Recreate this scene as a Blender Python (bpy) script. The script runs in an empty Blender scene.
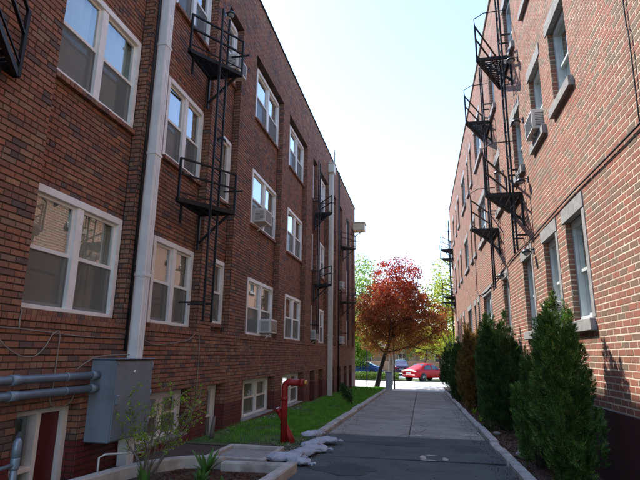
import bpy, math, random
import numpy as np
from mathutils import Vector, Matrix

# ---------------------------------------------------------------- camera, sky, sun, exposure
sc = bpy.context.scene
COL = sc.collection
R_ = random.Random(7)
NP = np.random.default_rng(11)
CAM_H = 1.6
YAW, PITCH, ROLL, FPX = 0.20172, 0.22819, -0.01351, 490.0
cy_, sy_, cp_, sp_ = math.cos(YAW), math.sin(YAW), math.cos(PITCH), math.sin(PITCH)
_f = Vector((-sy_*cp_, cy_*cp_, sp_)); _r = Vector((cy_, sy_, 0)); _d = _f.cross(_r)
_r2 = _r*math.cos(ROLL) + _d*math.sin(ROLL); _d2 = _d*math.cos(ROLL) - _r*math.sin(ROLL)
cam_data = bpy.data.cameras.new('camera'); cam = bpy.data.objects.new('camera', cam_data); COL.objects.link(cam)
cam_data.sensor_width = 36.0; cam_data.lens = FPX/640*36.0; cam_data.clip_end = 3000; cam_data.clip_start = 0.05
cam.matrix_world = Matrix(((_r2.x, -_d2.x, -_f.x, 0), (_r2.y, -_d2.y, -_f.y, 0), (_r2.z, -_d2.z, -_f.z, CAM_H), (0, 0, 0, 1)))
sc.camera = cam

SUN = Vector((-6.8, 6.2, 10.8)).normalized()          # direction towards the sun
world = bpy.data.worlds.new('World'); sc.world = world; world.use_nodes = True
wn = world.node_tree; bg = wn.nodes['Background']
sky = wn.nodes.new('ShaderNodeTexSky'); sky.sky_type = 'NISHITA'; sky.sun_disc = False
sky.sun_elevation = math.asin(SUN.z); sky.sun_rotation = math.atan2(SUN.x, SUN.y)
sky.air_density = 1.0; sky.dust_density = 0.25; sky.ozone_density = 2.0; sky.altitude = 200
bg.inputs['Strength'].default_value = 0.15
wn.links.new(sky.outputs[0], bg.inputs['Color'])
sl = bpy.data.lights.new('sun', 'SUN'); sl.energy = 2.5; sl.angle = math.radians(0.53); sl.color = (1.0, 0.945, 0.86)
so = bpy.data.objects.new('sun', sl); COL.objects.link(so); so.rotation_euler = SUN.to_track_quat('Z', 'Y').to_euler(); so.location = (-20, 20, 40)
sc.view_settings.view_transform = 'Standard'; sc.view_settings.look = 'None'
sc.view_settings.gamma = 1.0; sc.view_settings.exposure = 1.75
sc.render.engine = 'CYCLES'
sc.cycles.max_bounces = 8; sc.cycles.transparent_max_bounces = 12; sc.cycles.diffuse_bounces = 5
sc.cycles.caustics_reflective = False; sc.cycles.caustics_refractive = False
try:
    sc.cycles.use_denoising = True; sc.cycles.denoiser = 'OPENIMAGEDENOISE'
except Exception: pass

# ---------------------------------------------------------------- helpers
def gz(y):
    return -0.02*(min(max(y, 4.0), 32.0) - 4.0)

def tag(o, label=None, cat=None, group=None, kind=None):
    if label: o['label'] = label
    if cat: o['category'] = cat
    if group: o['group'] = group
    if kind: o['kind'] = kind
    return o

def link(name, me, parent=None, loc=(0, 0, 0)):
    o = bpy.data.objects.new(name, me); COL.objects.link(o); o.parent = parent; o.location = loc
    return o

def empty(name, loc=(0, 0, 0), rz=0.0):
    o = bpy.data.objects.new(name, None); COL.objects.link(o); o.location = loc; o.rotation_euler = (0, 0, rz)
    o.empty_display_size = 0.2
    return o

def copy_tree(o, parent=None):
    c = o.copy(); COL.objects.link(c); c.parent = parent
    for ch in list(o.children): copy_tree(ch, c)
    return c

def np_mesh(name, V, F, mats, midx=None, smooth=False):
    """V (n,3) array, F (m,k) array of equal-sized faces"""
    V = np.asarray(V, np.float32); F = np.asarray(F, np.int32)
    me = bpy.data.meshes.new(name); k = F.shape[1]
    me.vertices.add(len(V)); me.vertices.foreach_set('co', V.ravel())
    me.loops.add(F.size); me.loops.foreach_set('vertex_index', F.ravel())
    me.polygons.add(len(F)); me.polygons.foreach_set('loop_start', np.arange(0, F.size, k, dtype=np.int32))
    me.polygons.foreach_set('loop_total', np.full(len(F), k, np.int32))
    for m in (mats if isinstance(mats, (list, tuple)) else [mats]): me.materials.append(m)
    if midx is not None: me.polygons.foreach_set('material_index', np.asarray(midx, np.int32))
    me.polygons.foreach_set('use_smooth', np.full(len(F), bool(smooth)))
    me.update(calc_edges=True); me.validate()
    return me

class MB:
    """collects shapes for one mesh"""
    def __init__(s): s.v = []; s.f = []; s.sm = []
    def add(s, vs, fs, smooth=False):
        b = len(s.v); s.v += [tuple(v) for v in vs]; s.f += [tuple(b+i for i in f) for f in fs]; s.sm += [smooth]*len(fs)
        return s
    def box(s, x0, x1, y0, y1, z0, z1, bev=0.0):
        x0, x1 = sorted((x0, x1)); y0, y1 = sorted((y0, y1)); z0, z1 = sorted((z0, z1))
        if bev <= 0:
            vs = [(x0,y0,z0),(x1,y0,z0),(x1,y1,z0),(x0,y1,z0),(x0,y0,z1),(x1,y0,z1),(x1,y1,z1),(x0,y1,z1)]
            return s.add(vs, [(0,3,2,1),(4,5,6,7),(0,1,5,4),(1,2,6,5),(2,3,7,6),(3,0,4,7)])
        b = min(bev, (x1-x0)*.45, (y1-y0)*.45, (z1-z0)*.45)
        vs = []
        for (xa, xb, ya, yb, z) in ((x0+b, x1-b, y0+b, y1-b, z0), (x0, x1, y0, y1, z0+b), (x0, x1, y0, y1, z1-b), (x0+b, x1-b, y0+b, y1-b, z1)):
            vs += [(xa,ya,z),(xb,ya,z),(xb,yb,z),(xa,yb,z)]
        fs = [(3,2,1,0),(12,13,14,15)]
        for l in range(3):
            for i in range(4):
                j = (i+1) % 4; fs.append((l*4+i, l*4+j, l*4+4+j, l*4+4+i))
        return s.add(vs, fs)
    def tube(s, pts, r, n=8, caps=True, smooth=True):
        pts = [Vector(p) for p in pts]; rs = r if isinstance(r, (list, tuple)) else [r]*len(pts)
        up = None; vs = []; fs = []
        for i, p in enumerate(pts):
            t = (pts[min(i+1, len(pts)-1)] - pts[max(i-1, 0)])
            if t.length < 1e-9: t = Vector((0, 0, 1))
            t.normalize()
            if up is None:
                up = t.orthogonal().normalized()
            up = (up - t*up.dot(t))
            if up.length < 1e-6: up = t.orthogonal()
            up.normalize(); sd = t.cross(up)
            for k in range(n):
                a = 2*math.pi*k/n; vs.append(p + (up*math.cos(a) + sd*math.sin(a))*rs[i])
        for i in range(len(pts)-1):
            for k in range(n):
                j = (k+1) % n; fs.append((i*n+k, i*n+j, (i+1)*n+j, (i+1)*n+k))
        s.add(vs, fs, smooth)
        if caps:
            b = len(s.v) - len(vs)
            s.f += [tuple(b+k for k in range(n))[::-1], tuple(b+(len(pts)-1)*n+k for k in range(n))]; s.sm += [False, False]
        return s
    def bar(s, p, q, w, h=None):
        p, q = Vector(p), Vector(q); t = (q-p).normalized(); h = h or w
        up = Vector((0, 0, 1)) if abs(t.z) < .95 else Vector((0, 1, 0))
        sd = t.cross(up).normalized(); up = sd.cross(t)
        vs = [c + sd*a*w/2 + up*b*h/2 for c in (p, q) for a, b in ((-1,-1),(1,-1),(1,1),(-1,1))]
        return s.add(vs, [(3,2,1,0),(4,5,6,7),(0,1,5,4),(1,2,6,5),(2,3,7,6),(3,0,4,7)])
    def prism(s, poly, z0, z1):
        n = len(poly); vs = [(x, y, z0) for x, y in poly] + [(x, y, z1) for x, y in poly]
        return s.add(vs, [tuple(range(n))[::-1], tuple(range(n, 2*n))] + [(i, (i+1) % n, n+(i+1) % n, n+i) for i in range(n)])
    def lathe(s, prof, c=(0, 0, 0), n=16, axis='Z', smooth=True):
        vs = []; fs = []
        for r, h in prof:
            for k in range(n):
                a = 2*math.pi*k/n; x, y = r*math.cos(a), r*math.sin(a)
                v = (x, y, h) if axis == 'Z' else ((h, x, y) if axis == 'X' else (y, h, x))
                vs.append((c[0]+v[0], c[1]+v[1], c[2]+v[2]))
        for i in range(len(prof)-1):
            for k in range(n):
                j = (k+1) % n; fs.append((i*n+k, i*n+j, (i+1)*n+j, (i+1)*n+k))
        fs += [tuple(range(n))[::-1], tuple((len(prof)-1)*n+k for k in range(n))]
        return s.add(vs, fs, smooth)
    def mesh(s, name, mat):
        me = bpy.data.meshes.new(name); me.from_pydata(s.v, [], s.f)
        for m in (mat if isinstance(mat, (list, tuple)) else [mat]): me.materials.append(m)
        me.polygons.foreach_set('use_smooth', s.sm); me.update()
        return me
    def build(s, name, mat, parent=None, loc=(0, 0, 0)):
        return link(name, s.mesh(name, mat), parent, loc)

def spline(pts, n=6):
    P = [Vector(p) for p in pts]; out = []
    for i in range(len(P)-1):
        a, b, c, d = P[max(i-1, 0)], P[i], P[i+1], P[min(i+2, len(P)-1)]
        for k in range(n):
            t = k/n
            out.append(0.5*((2*b) + (c-a)*t + (2*a-5*b+4*c-d)*t*t + (3*b-a-3*c+d)*t**3))
    out.append(P[-1]); return out

# ---------------------------------------------------------------- materials
def nodes(name):
    m = bpy.data.materials.new(name); m.use_nodes = True
    return m, m.node_tree, m.node_tree.nodes['Principled BSDF']

def mat(name, col, rough=.7, metal=0.0, var=.15, scale=6.0, bump=.0, bscale=40.0, spec=.4, coat=0.0, dirt=None, dscale=1.3):
    """plain surface with procedural tone variation, optional grime and fine relief"""
    m, t, p = nodes(name); N = t.nodes; L = t.links
    p.inputs['Roughness'].default_value = rough; p.inputs['Metallic'].default_value = metal
    p.inputs['Specular IOR Level'].default_value = spec
    if coat: p.inputs['Coat Weight'].default_value = coat; p.inputs['Coat Roughness'].default_value = .06
    g = N.new('ShaderNodeNewGeometry'); no = N.new('ShaderNodeTexNoise'); no.inputs['Scale'].default_value = scale; no.inputs['Detail'].default_value = 6
    L.new(g.outputs['Position'], no.inputs['Vector'])
    mr = N.new('ShaderNodeMapRange'); mr.inputs[1].default_value = .3; mr.inputs[2].default_value = .7
    mr.inputs[3].default_value = 1-var; mr.inputs[4].default_value = 1+var
    L.new(no.outputs['Fac'], mr.inputs[0])
    vm = N.new('ShaderNodeVectorMath'); vm.operation = 'SCALE'; vm.inputs[0].default_value = col[:3]
    L.new(mr.outputs[0], vm.inputs['Scale']); out = vm.outputs[0]
    if dirt:
        n2 = N.new('ShaderNodeTexNoise'); n2.inputs['Scale'].default_value = dscale; n2.inputs['Detail'].default_value = 8; n2.inputs['Roughness'].default_value = .65
        L.new(g.outputs['Position'], n2.inputs['Vector'])
        r2 = N.new('ShaderNodeMapRange'); r2.inputs[1].default_value = .48; r2.inputs[2].default_value = .72; r2.inputs[4].default_value = dirt[3] if len(dirt) > 3 else .7
        L.new(n2.outputs['Fac'], r2.inputs[0])
        mx = N.new('ShaderNodeMix'); mx.data_type = 'RGBA'; L.new(r2.outputs[0], mx.inputs['Factor']); L.new(out, mx.inputs['A']); mx.inputs['B'].default_value = (*dirt[:3], 1)
        out = mx.outputs['Result']
    L.new(out, p.inputs['Base Color'])
    if bump:
        n3 = N.new('ShaderNodeTexNoise'); n3.inputs['Scale'].default_value = bscale; n3.inputs['Detail'].default_value = 5
        L.new(g.outputs['Position'], n3.inputs['Vector'])
        b = N.new('ShaderNodeBump'); b.inputs['Strength'].default_value = bump; b.inputs['Distance'].default_value = .01
        L.new(n3.outputs['Fac'], b.inputs['Height']); L.new(b.outputs[0], p.inputs['Normal'])
    return m

def brick_mat(name, stops, per_object, stain, stain_amt=.5, rough=.85):
    m, t, p = nodes(name); N = t.nodes; L = t.links
    p.inputs['Roughness'].default_value = rough; p.inputs['Specular IOR Level'].default_value = .25
    g = N.new('ShaderNodeNewGeometry')
    rnd = N.new('ShaderNodeObjectInfo').outputs['Random'] if per_object else g.outputs['Random Per Island']
    cr = N.new('ShaderNodeValToRGB'); e = cr.color_ramp.elements
    for i, (pos, c) in enumerate(stops):
        el = e[i] if i < 2 else e.new(pos)
        el.position = pos; el.color = (*c, 1)
    L.new(rnd, cr.inputs['Fac'])
    n1 = N.new('ShaderNodeTexNoise'); n1.inputs['Scale'].default_value = 45; n1.inputs['Detail'].default_value = 4
    L.new(g.outputs['Position'], n1.inputs['Vector'])
    r1 = N.new('ShaderNodeMapRange'); r1.inputs[1].default_value = .3; r1.inputs[2].default_value = .7; r1.inputs[3].default_value = .78; r1.inputs[4].default_value = 1.2
    L.new(n1.outputs['Fac'], r1.inputs[0])
    vm = N.new('ShaderNodeVectorMath'); vm.operation = 'SCALE'; L.new(cr.outputs[0], vm.inputs[0]); L.new(r1.outputs[0], vm.inputs['Scale'])
    n2 = N.new('ShaderNodeTexNoise'); n2.inputs['Scale'].default_value = .55; n2.inputs['Detail'].default_value = 7; n2.inputs['Roughness'].default_value = .6
    mp = N.new('ShaderNodeVectorMath'); mp.operation = 'MULTIPLY'; mp.inputs[1].default_value = (1.0, 2.2, .7); L.new(g.outputs['Position'], mp.inputs[0]); L.new(mp.outputs[0], n2.inputs['Vector'])
    r2 = N.new('ShaderNodeMapRange'); r2.inputs[1].default_value = .45; r2.inputs[2].default_value = .75; r2.inputs[4].default_value = stain_amt
    L.new(n2.outputs['Fac'], r2.inputs[0])
    mx = N.new('ShaderNodeMix'); mx.data_type = 'RGBA'; L.new(r2.outputs[0], mx.inputs['Factor']); L.new(vm.outputs[0], mx.inputs['A']); mx.inputs['B'].default_value = (*stain, 1)
    L.new(mx.outputs['Result'], p.inputs['Base Color'])
    b = N.new('ShaderNodeBump'); b.inputs['Strength'].default_value = .35; b.inputs['Distance'].default_value = .004
    L.new(n1.outputs['Fac'], b.inputs['Height']); L.new(b.outputs[0], p.inputs['Normal'])
    return m

def leaf_mat(name, stops, trans=.35, rough=.6, zramp=None, tv=1.5, clump=5.0):
    """leaves: colour drawn per leaf, light passes through"""
    m, t, p = nodes(name); N = t.nodes; L = t.links
    g = N.new('ShaderNodeNewGeometry'); cr = N.new('ShaderNodeValToRGB'); e = cr.color_ramp.elements
    for i, (pos, c) in enumerate(stops):
        el = e[i] if i < 2 else e.new(pos)
        el.position = pos; el.color = (*c, 1)
    fac = g.outputs['Random Per Island']
    if zramp:                                          # leaf colour also shifts with height up the crown
        sx = N.new('ShaderNodeSeparateXYZ'); L.new(g.outputs['Position'], sx.inputs[0])
        mr = N.new('ShaderNodeMapRange'); mr.inputs[1].default_value = zramp[0]; mr.inputs[2].default_value = zramp[1]
        L.new(sx.outputs['Z'], mr.inputs[0])
        ma = N.new('ShaderNodeMath'); ma.operation = 'MULTIPLY_ADD'; L.new(g.outputs['Random Per Island'], ma.inputs[0]); ma.inputs[1].default_value = .45
        m2 = N.new('ShaderNodeMath'); m2.operation = 'MULTIPLY'; L.new(mr.outputs[0], m2.inputs[0]); m2.inputs[1].default_value = .55
        L.new(m2.outputs[0], ma.inputs[2]); fac = ma.outputs[0]
    L.new(fac, cr.inputs['Fac'])
    p.inputs['Roughness'].default_value = rough; p.inputs['Specular IOR Level'].default_value = .3
    no = N.new('ShaderNodeTexNoise'); no.inputs['Scale'].default_value = clump; no.inputs['Detail'].default_value = 2; L.new(g.outputs['Position'], no.inputs['Vector'])
    nr = N.new('ShaderNodeMapRange'); nr.inputs[1].default_value = .35; nr.inputs[2].default_value = .65; nr.inputs[3].default_value = .6; nr.inputs[4].default_value = 1.3; L.new(no.outputs['Fac'], nr.inputs[0])
    vm = N.new('ShaderNodeVectorMath'); vm.operation = 'SCALE'; L.new(cr.outputs[0], vm.inputs[0]); L.new(nr.outputs[0], vm.inputs['Scale'])
    L.new(vm.outputs[0], p.inputs['Base Color'])
    tr = N.new('ShaderNodeBsdfTranslucent'); hs = N.new('ShaderNodeHueSaturation'); hs.inputs['Value'].default_value = tv; hs.inputs['Saturation'].default_value = 1.1
    L.new(vm.outputs[0], hs.inputs['Color']); L.new(hs.outputs[0], tr.inputs['Color'])
    mx = N.new('ShaderNodeMixShader'); mx.inputs[0].default_value = trans
    L.new(p.outputs[0], mx.inputs[1]); L.new(tr.outputs[0], mx.inputs[2]); L.new(mx.outputs[0], N['Material Output'].inputs['Surface'])
    return m

def glass_mat(name, tint=(.95, .97, .965), rough=.0, extra=.06):
    m, t, p = nodes(name); N = t.nodes; L = t.links
    N.remove(p)
    tr = N.new('ShaderNodeBsdfTransparent'); tr.inputs[0].default_value = (*tint, 1)
    gl = N.new('ShaderNodeBsdfGlossy'); gl.inputs['Roughness'].default_value = rough; gl.inputs['Color'].default_value = (.95, .97, 1, 1)
    fr = N.new('ShaderNodeFresnel'); fr.inputs['IOR'].default_value = 1.52
    g = N.new('ShaderNodeNewGeometry'); no = N.new('ShaderNodeTexNoise'); no.inputs['Scale'].default_value = 1.6; no.inputs['Detail'].default_value = 1
    L.new(g.outputs['Position'], no.inputs['Vector'])
    b = N.new('ShaderNodeBump'); b.inputs['Strength'].default_value = .06; b.inputs['Distance'].default_value = .02
    L.new(no.outputs['Fac'], b.inputs['Height']); L.new(b.outputs[0], gl.inputs['Normal'])
    ma = N.new('ShaderNodeMath'); ma.operation = 'MULTIPLY_ADD'; ma.inputs[1].default_value = 2.2; ma.inputs[2].default_value = extra; ma.use_clamp = True
    L.new(fr.outputs[0], ma.inputs[0])
    iv = N.new('ShaderNodeMath'); iv.operation = 'SUBTRACT'; iv.inputs[0].default_value = 1.0; L.new(g.outputs['Backfacing'], iv.inputs[1])
    mm = N.new('ShaderNodeMath'); mm.operation = 'MULTIPLY'; L.new(ma.outputs[0], mm.inputs[0]); L.new(iv.outputs[0], mm.inputs[1])     # one reflection per pane, at its outer face
    mx = N.new('ShaderNodeMixShader'); L.new(mm.outputs[0], mx.inputs[0]); L.new(tr.outputs[0], mx.inputs[1]); L.new(gl.outputs[0], mx.inputs[2])
    L.new(mx.outputs[0], N['Material Output'].inputs['Surface'])
    return m

def screen_mat(name):
    m, t, p = nodes(name); N = t.nodes; L = t.links
    p.inputs['Base Color'].default_value = (.17, .18, .165, 1); p.inputs['Roughness'].default_value = .6
    tr = N.new('ShaderNodeBsdfTransparent'); mx = N.new('ShaderNodeMixShader'); mx.inputs[0].default_value = .4
    L.new(tr.outputs[0], mx.inputs[1]); L.new(p.outputs[0], mx.inputs[2]); L.new(mx.outputs[0], N['Material Output'].inputs['Surface'])
    return m

def slab_mat(name, c0, c1, stain, per_object=True, bump=.25, fine=90, patchy=.9):
    m, t, p = nodes(name); N = t.nodes; L = t.links
    p.inputs['Roughness'].default_value = .9; p.inputs['Specular IOR Level'].default_value = .25
    g = N.new('ShaderNodeNewGeometry'); oi = N.new('ShaderNodeObjectInfo')
    a = N.new('ShaderNodeMix'); a.data_type = 'RGBA'; a.inputs['A'].default_value = (*c0, 1); a.inputs['B'].default_value = (*c1, 1)
    L.new(oi.outputs['Random'], a.inputs['Factor'])
    n1 = N.new('ShaderNodeTexNoise'); n1.inputs['Scale'].default_value = patchy; n1.inputs['Detail'].default_value = 9; n1.inputs['Roughness'].default_value = .68
    L.new(g.outputs['Position'], n1.inputs['Vector'])
    r1 = N.new('ShaderNodeMapRange'); r1.inputs[1].default_value = .42; r1.inputs[2].default_value = .7; r1.inputs[4].default_value = .8
    L.new(n1.outputs['Fac'], r1.inputs[0])
    b_ = N.new('ShaderNodeMix'); b_.data_type = 'RGBA'; L.new(r1.outputs[0], b_.inputs['Factor']); L.new(a.outputs['Result'], b_.inputs['A']); b_.inputs['B'].default_value = (*stain, 1)
    n2 = N.new('ShaderNodeTexNoise'); n2.inputs['Scale'].default_value = fine; n2.inputs['Detail'].default_value = 4
    L.new(g.outputs['Position'], n2.inputs['Vector'])
    r2 = N.new('ShaderNodeMapRange'); r2.inputs[1].default_value = .3; r2.inputs[2].default_value = .7; r2.inputs[3].default_value = .75; r2.inputs[4].default_value = 1.25
    L.new(n2.outputs['Fac'], r2.inputs[0])
    vm = N.new('ShaderNodeVectorMath'); vm.operation = 'SCALE'; L.new(b_.outputs['Result'], vm.inputs[0]); L.new(r2.outputs[0], vm.inputs['Scale'])
    L.new(vm.outputs[0], p.inputs['Base Color'])
    bb = N.new('ShaderNodeBump'); bb.inputs['Strength'].default_value = bump; bb.inputs['Distance'].default_value = .006
    L.new(n2.outputs['Fac'], bb.inputs['Height']); L.new(bb.outputs[0], p.inputs['Normal'])
    return m

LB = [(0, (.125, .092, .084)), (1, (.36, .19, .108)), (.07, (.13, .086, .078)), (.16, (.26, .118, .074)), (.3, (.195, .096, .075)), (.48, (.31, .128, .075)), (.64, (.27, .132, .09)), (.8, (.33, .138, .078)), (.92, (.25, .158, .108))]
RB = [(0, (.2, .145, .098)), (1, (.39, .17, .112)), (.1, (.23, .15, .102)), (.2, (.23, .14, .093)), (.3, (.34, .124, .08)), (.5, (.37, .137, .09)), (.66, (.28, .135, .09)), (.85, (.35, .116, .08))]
M = dict(
    brick_l=brick_mat('dark_red_brick', LB, False, (.12, .085, .07), .5), brick_lo=brick_mat('dark_red_brick_single', LB, True, (.12, .085, .07), .5),
    brick_r=brick_mat('pink_red_brick', RB, False, (.16, .105, .075), .6), brick_ro=brick_mat('pink_red_brick_single', RB, True, (.16, .105, .075), .6),
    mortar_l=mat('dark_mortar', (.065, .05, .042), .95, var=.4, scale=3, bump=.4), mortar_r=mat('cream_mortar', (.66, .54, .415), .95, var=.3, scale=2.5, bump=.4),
    red_paint=mat('maroon_masonry_paint', (.15, .026, .026), .6, var=.2, scale=3, bump=.3, dirt=(.09, .06, .05, .75), dscale=2),
    dark_paint=mat('dark_plum_masonry_paint', (.085, .03, .03), .55, var=.2, scale=3, bump=.25, dirt=(.05, .04, .04, .6), dscale=2),
    white=mat('white_window_paint', (.82, .82, .79), .5, var=.06, scale=9, dirt=(.6, .58, .52, .35), dscale=4),
    white_r=mat('weathered_pale_paint', (.62, .66, .65), .5, var=.08, scale=9, dirt=(.42, .46, .46, .5), dscale=4),
    stone=mat('grey_limestone', (.31, .3, .29), .9, var=.22, scale=10, bump=.4, dirt=(.2, .19, .18, .6), dscale=3),
    iron=mat('black_iron_paint', (.009, .01, .012), .55, var=.3, scale=12, spec=.3, dirt=(.05, .03, .02, .35), dscale=6),
    spout=mat('pale_downspout_paint', (.76, .75, .74), .55, var=.1, scale=5, dirt=(.33, .32, .34, .5), dscale=2.5),
    spout2=mat('cream_downspout_paint', (.6, .56, .48), .55, var=.1, scale=5, dirt=(.33, .28, .24, .5), dscale=2.5),
    galv=mat('galvanised_steel', (.22, .29, .345), .42, .35, var=.12, scale=8, dirt=(.18, .2, .22, .5), dscale=3),
    boxm=mat('grey_enclosure_paint', (.2, .235, .28), .45, .1, var=.1, scale=4, dirt=(.13, .12, .12, .6), dscale=3),
    redpipe=mat('red_standpipe_paint', (.34, .018, .015), .45, var=.18, scale=8, dirt=(.16, .02, .02, .6), dscale=6),
    brass=mat('brass_cap', (.55, .3, .08), .35, .8, var=.2, scale=20),
    concrete=mat('pale_concrete', (.33, .31, .28), .92, var=.16, scale=7, bump=.4, dirt=(.17, .15, .13, .7), dscale=2),
    kerb=mat('weathered_kerb_concrete', (.47, .44, .39), .92, var=.2, scale=6, bump=.4, dirt=(.16, .14, .12, .75), dscale=2.2),
    slab=slab_mat('driveway_concrete', (.31, .29, .245), (.37, .345, .295), (.18, .165, .135)),
    asphalt=slab_mat('asphalt', (.098, .108, .108), (.098, .108, .108), (.05, .056, .056), bump=.9, fine=55, patchy=2.0),
    tar=slab_mat('asphalt_patch', (.066, .072, .072), (.066, .072, .072), (.042, .047, .047), bump=.9, fine=55, patchy=2.0),
    street=slab_mat('street_concrete', (.6, .58, .55), (.6, .58, .55), (.48, .46, .43)),
    patch=mat('road_paint_and_light_spots', (.42, .38, .33), .9, var=.4, scale=14, dirt=(.13, .12, .11, .95), dscale=9),  # pale colour also stands in for reflected light spots
    joint=mat('joint_dirt', (.035, .032, .028), 1.0, var=.4, scale=10),
    soil=mat('garden_soil', (.075, .05, .035), 1.0, var=.5, scale=14, bump=.8, bscale=25),
    mulch=leaf_mat('bark_mulch', [(0, (.05, .025, .018)), (1, (.2, .07, .035)), (.5, (.1, .05, .03))], .0, .9),
    gravel=leaf_mat('pebbles', [(0, (.12, .1, .09)), (1, (.42, .39, .35)), (.5, (.25, .2, .17))], .0, .9),
    turf=mat('turf_ground', (.05, .085, .02), 1.0, var=.4, scale=5, dirt=(.12, .09, .055, .9), dscale=2.5),
    grass=leaf_mat('grass_blades', [(0, (.08, .26, .03)), (1, (.2, .44, .075)), (.6, (.14, .4, .045)), (.9, (.27, .34, .1))], .35),
    far_turf=mat('far_turf', (.07, .11, .03), 1.0, var=.3, scale=.4),
    bark=mat('dark_bark', (.045, .035, .03), .95, var=.35, scale=12, bump=.8), bark2=mat('pale_bark', (.17, .145, .12), .95, var=.3, scale=9, bump=.8),
    twig=mat('sapling_bark', (.20, .17, .135), .9, var=.3, scale=30),
    conifer=leaf_mat('conifer_sprays', [(0, (.018, .052, .014)), (1, (.24, .34, .06)), (.5, (.06, .135, .026)), (.8, (.12, .24, .04)), (.93, (.2, .16, .065))], .22),
    conifer_brown=leaf_mat('browned_conifer_sprays', [(0, (.07, .06, .016)), (1, (.38, .2, .06)), (.35, (.13, .11, .03)), (.7, (.27, .145, .045))], .22),
    conifer_dark=leaf_mat('dark_conifer_sprays', [(0, (.018, .045, .015)), (1, (.11, .19, .045)), (.5, (.042, .092, .024))], .18),
    red_leaf=leaf_mat('red_leaves', [(0, (.26, .18, .04)), (1, (.5, .045, .03)), (.2, (.32, .155, .05)), (.42, (.38, .14, .065)), (.6, (.4, .1, .065)), (.8, (.46, .07, .05))], .4, zramp=(2.4, 7.8), tv=1.3, clump=1.6),
    fresh=leaf_mat('fresh_leaves', [(0, (.12, .2, .02)), (1, (.3, .42, .06)), (.5, (.2, .31, .035))], .45),
    pale=leaf_mat('pale_spring_leaves', [(0, (.13, .2, .05)), (1, (.34, .4, .11)), (.5, (.22, .29, .07))], .45),
    yellow=leaf_mat('yellow_green_leaves', [(0, (.2, .24, .03)), (1, (.42, .4, .07)), (.5, (.31, .33, .05))], .45),
    hedge=leaf_mat('hedge_leaves', [(0, (.06, .11, .02)), (1, (.2, .27, .05)), (.5, (.12, .19, .03))], .35),
    plant=leaf_mat('broad_plant_leaves', [(0, (.05, .14, .03)), (1, (.12, .24, .06)), (.5, (.08, .19, .04))], .35),
    glass=glass_mat('window_glass', extra=.1), glass_r=glass_mat('window_glass_greenish', (.9, .95, .95), extra=.06), screen=screen_mat('insect_screen'),
    blind=mat('off_white_blind', (.62, .61, .56), .8, var=.06, scale=2), curtain=mat('grey_curtain', (.5, .52, .46), .9, var=.15, scale=3), teal=mat('pale_teal_curtain', (.42, .54, .51), .9, var=.1, scale=3),
    room=mat('dim_interior', (.05, .045, .04), .95, var=.2, scale=2),
    ac=mat('air_conditioner_plastic', (.62, .6, .55), .5, var=.06, scale=8, dirt=(.35, .32, .28, .5), dscale=4), ac_dark=mat('dark_grille', (.08, .08, .08), .6),
    cable=mat('beige_cable', (.25, .22, .175), .6, var=.2, scale=8), black_cable=mat('black_cable', (.025, .023, .022), .6),
    door=mat('maroon_door', (.11, .015, .018), .45, var=.1, scale=4), bag=mat('sandbag_cloth', (.42, .45, .5), .85, var=.16, scale=9, bump=.5, bscale=120, dirt=(.24, .23, .22, .6), dscale=4),
    coping=mat('dark_clay_coping', (.05, .045, .045), .7, var=.3, scale=8), roof=mat('roof_felt', (.06, .06, .06), .95),
    lampm=mat('lamp_housing', (.03, .035, .042), .35, .3), lens=mat('frosted_lamp_lens', (.22, .24, .26), .25, var=.05),
    cabinet=mat('grey_blue_cabinet', (.36, .4, .45), .5, var=.08, scale=4), pole=mat('grey_pole', (.16, .15, .14), .6, .3),
    car_red=mat('red_car_paint', (.45, .004, .012), .42, 0, var=.03, spec=.25), car_blue=mat('blue_car_paint', (.02, .06, .2), .3, .2, var=.03, coat=1.0),
    car_silver=mat('silver_car_paint', (.52, .54, .56), .3, .3, var=.03, coat=1.0), car_white=mat('white_car_paint', (.72, .73, .74), .3, 0, var=.03, coat=1.0),
    car_plum=mat('plum_car_paint', (.09, .02, .06), .3, .2, var=.03, coat=1.0),
    tyre=mat('tyre_rubber', (.02, .02, .02), .85), rim=mat('alloy_rim', (.5, .5, .52), .3, .9, var=.05), carglass=mat('car_glass', (.03, .04, .05), .05, 0, var=.05, spec=.9),
    taillight=mat('tail_lamp', (.42, .01, .01), .2), headlight=mat('head_lamp', (.7, .72, .75), .12), trim=mat('black_trim', (.02, .02, .02), .5), plate=mat('number_plate', (.6, .6, .55), .5),
    far_brick=mat('far_brick', (.34, .2, .145), .9, var=.2, scale=1.2), far_brick2=mat('far_brown_brick', (.3, .19, .14), .9, var=.2, scale=1.2), far_roof=mat('far_roof_shingle', (.15, .12, .11), .9, var=.25, scale=2),
    far_cream=mat('far_cream_trim', (.5, .45, .38), .8), awning=mat('cream_canopy_sheet', (.55, .45, .31), .6, var=.1, scale=5))

# ---------------------------------------------------------------- ground, street, driveway, kerbs, beds
def sheet(name, x0, x1, y0, y1, dz, m, kind='structure', parent=None):
    ys = sorted({y0, y1, *[y for y in (4.0, 32.0) if y0 < y < y1]}); b = MB()
    for a, c in zip(ys, ys[1:]):
        b.add([(x0, a, gz(a)+dz), (x1, a, gz(a)+dz), (x1, c, gz(c)+dz), (x0, c, gz(c)+dz)], [(0, 1, 2, 3)])
    return tag(b.build(name, m, parent), kind=kind)

sheet('ground', -1500, 1500, -1500, 1500, -.03, M['far_turf'])
sheet('street', -70, 70, 31.2, 43.5, .0, M['street'])
sheet('pavement', -60, -3.4, 33.8, 36.2, .006, M['street'])
sheet('parking_lot', -70, 70, 48.5, 66, .0, M['street'])
sheet('verge', -70, -1.0, 44.2, 48.4, .05, M['far_turf'])

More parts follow.
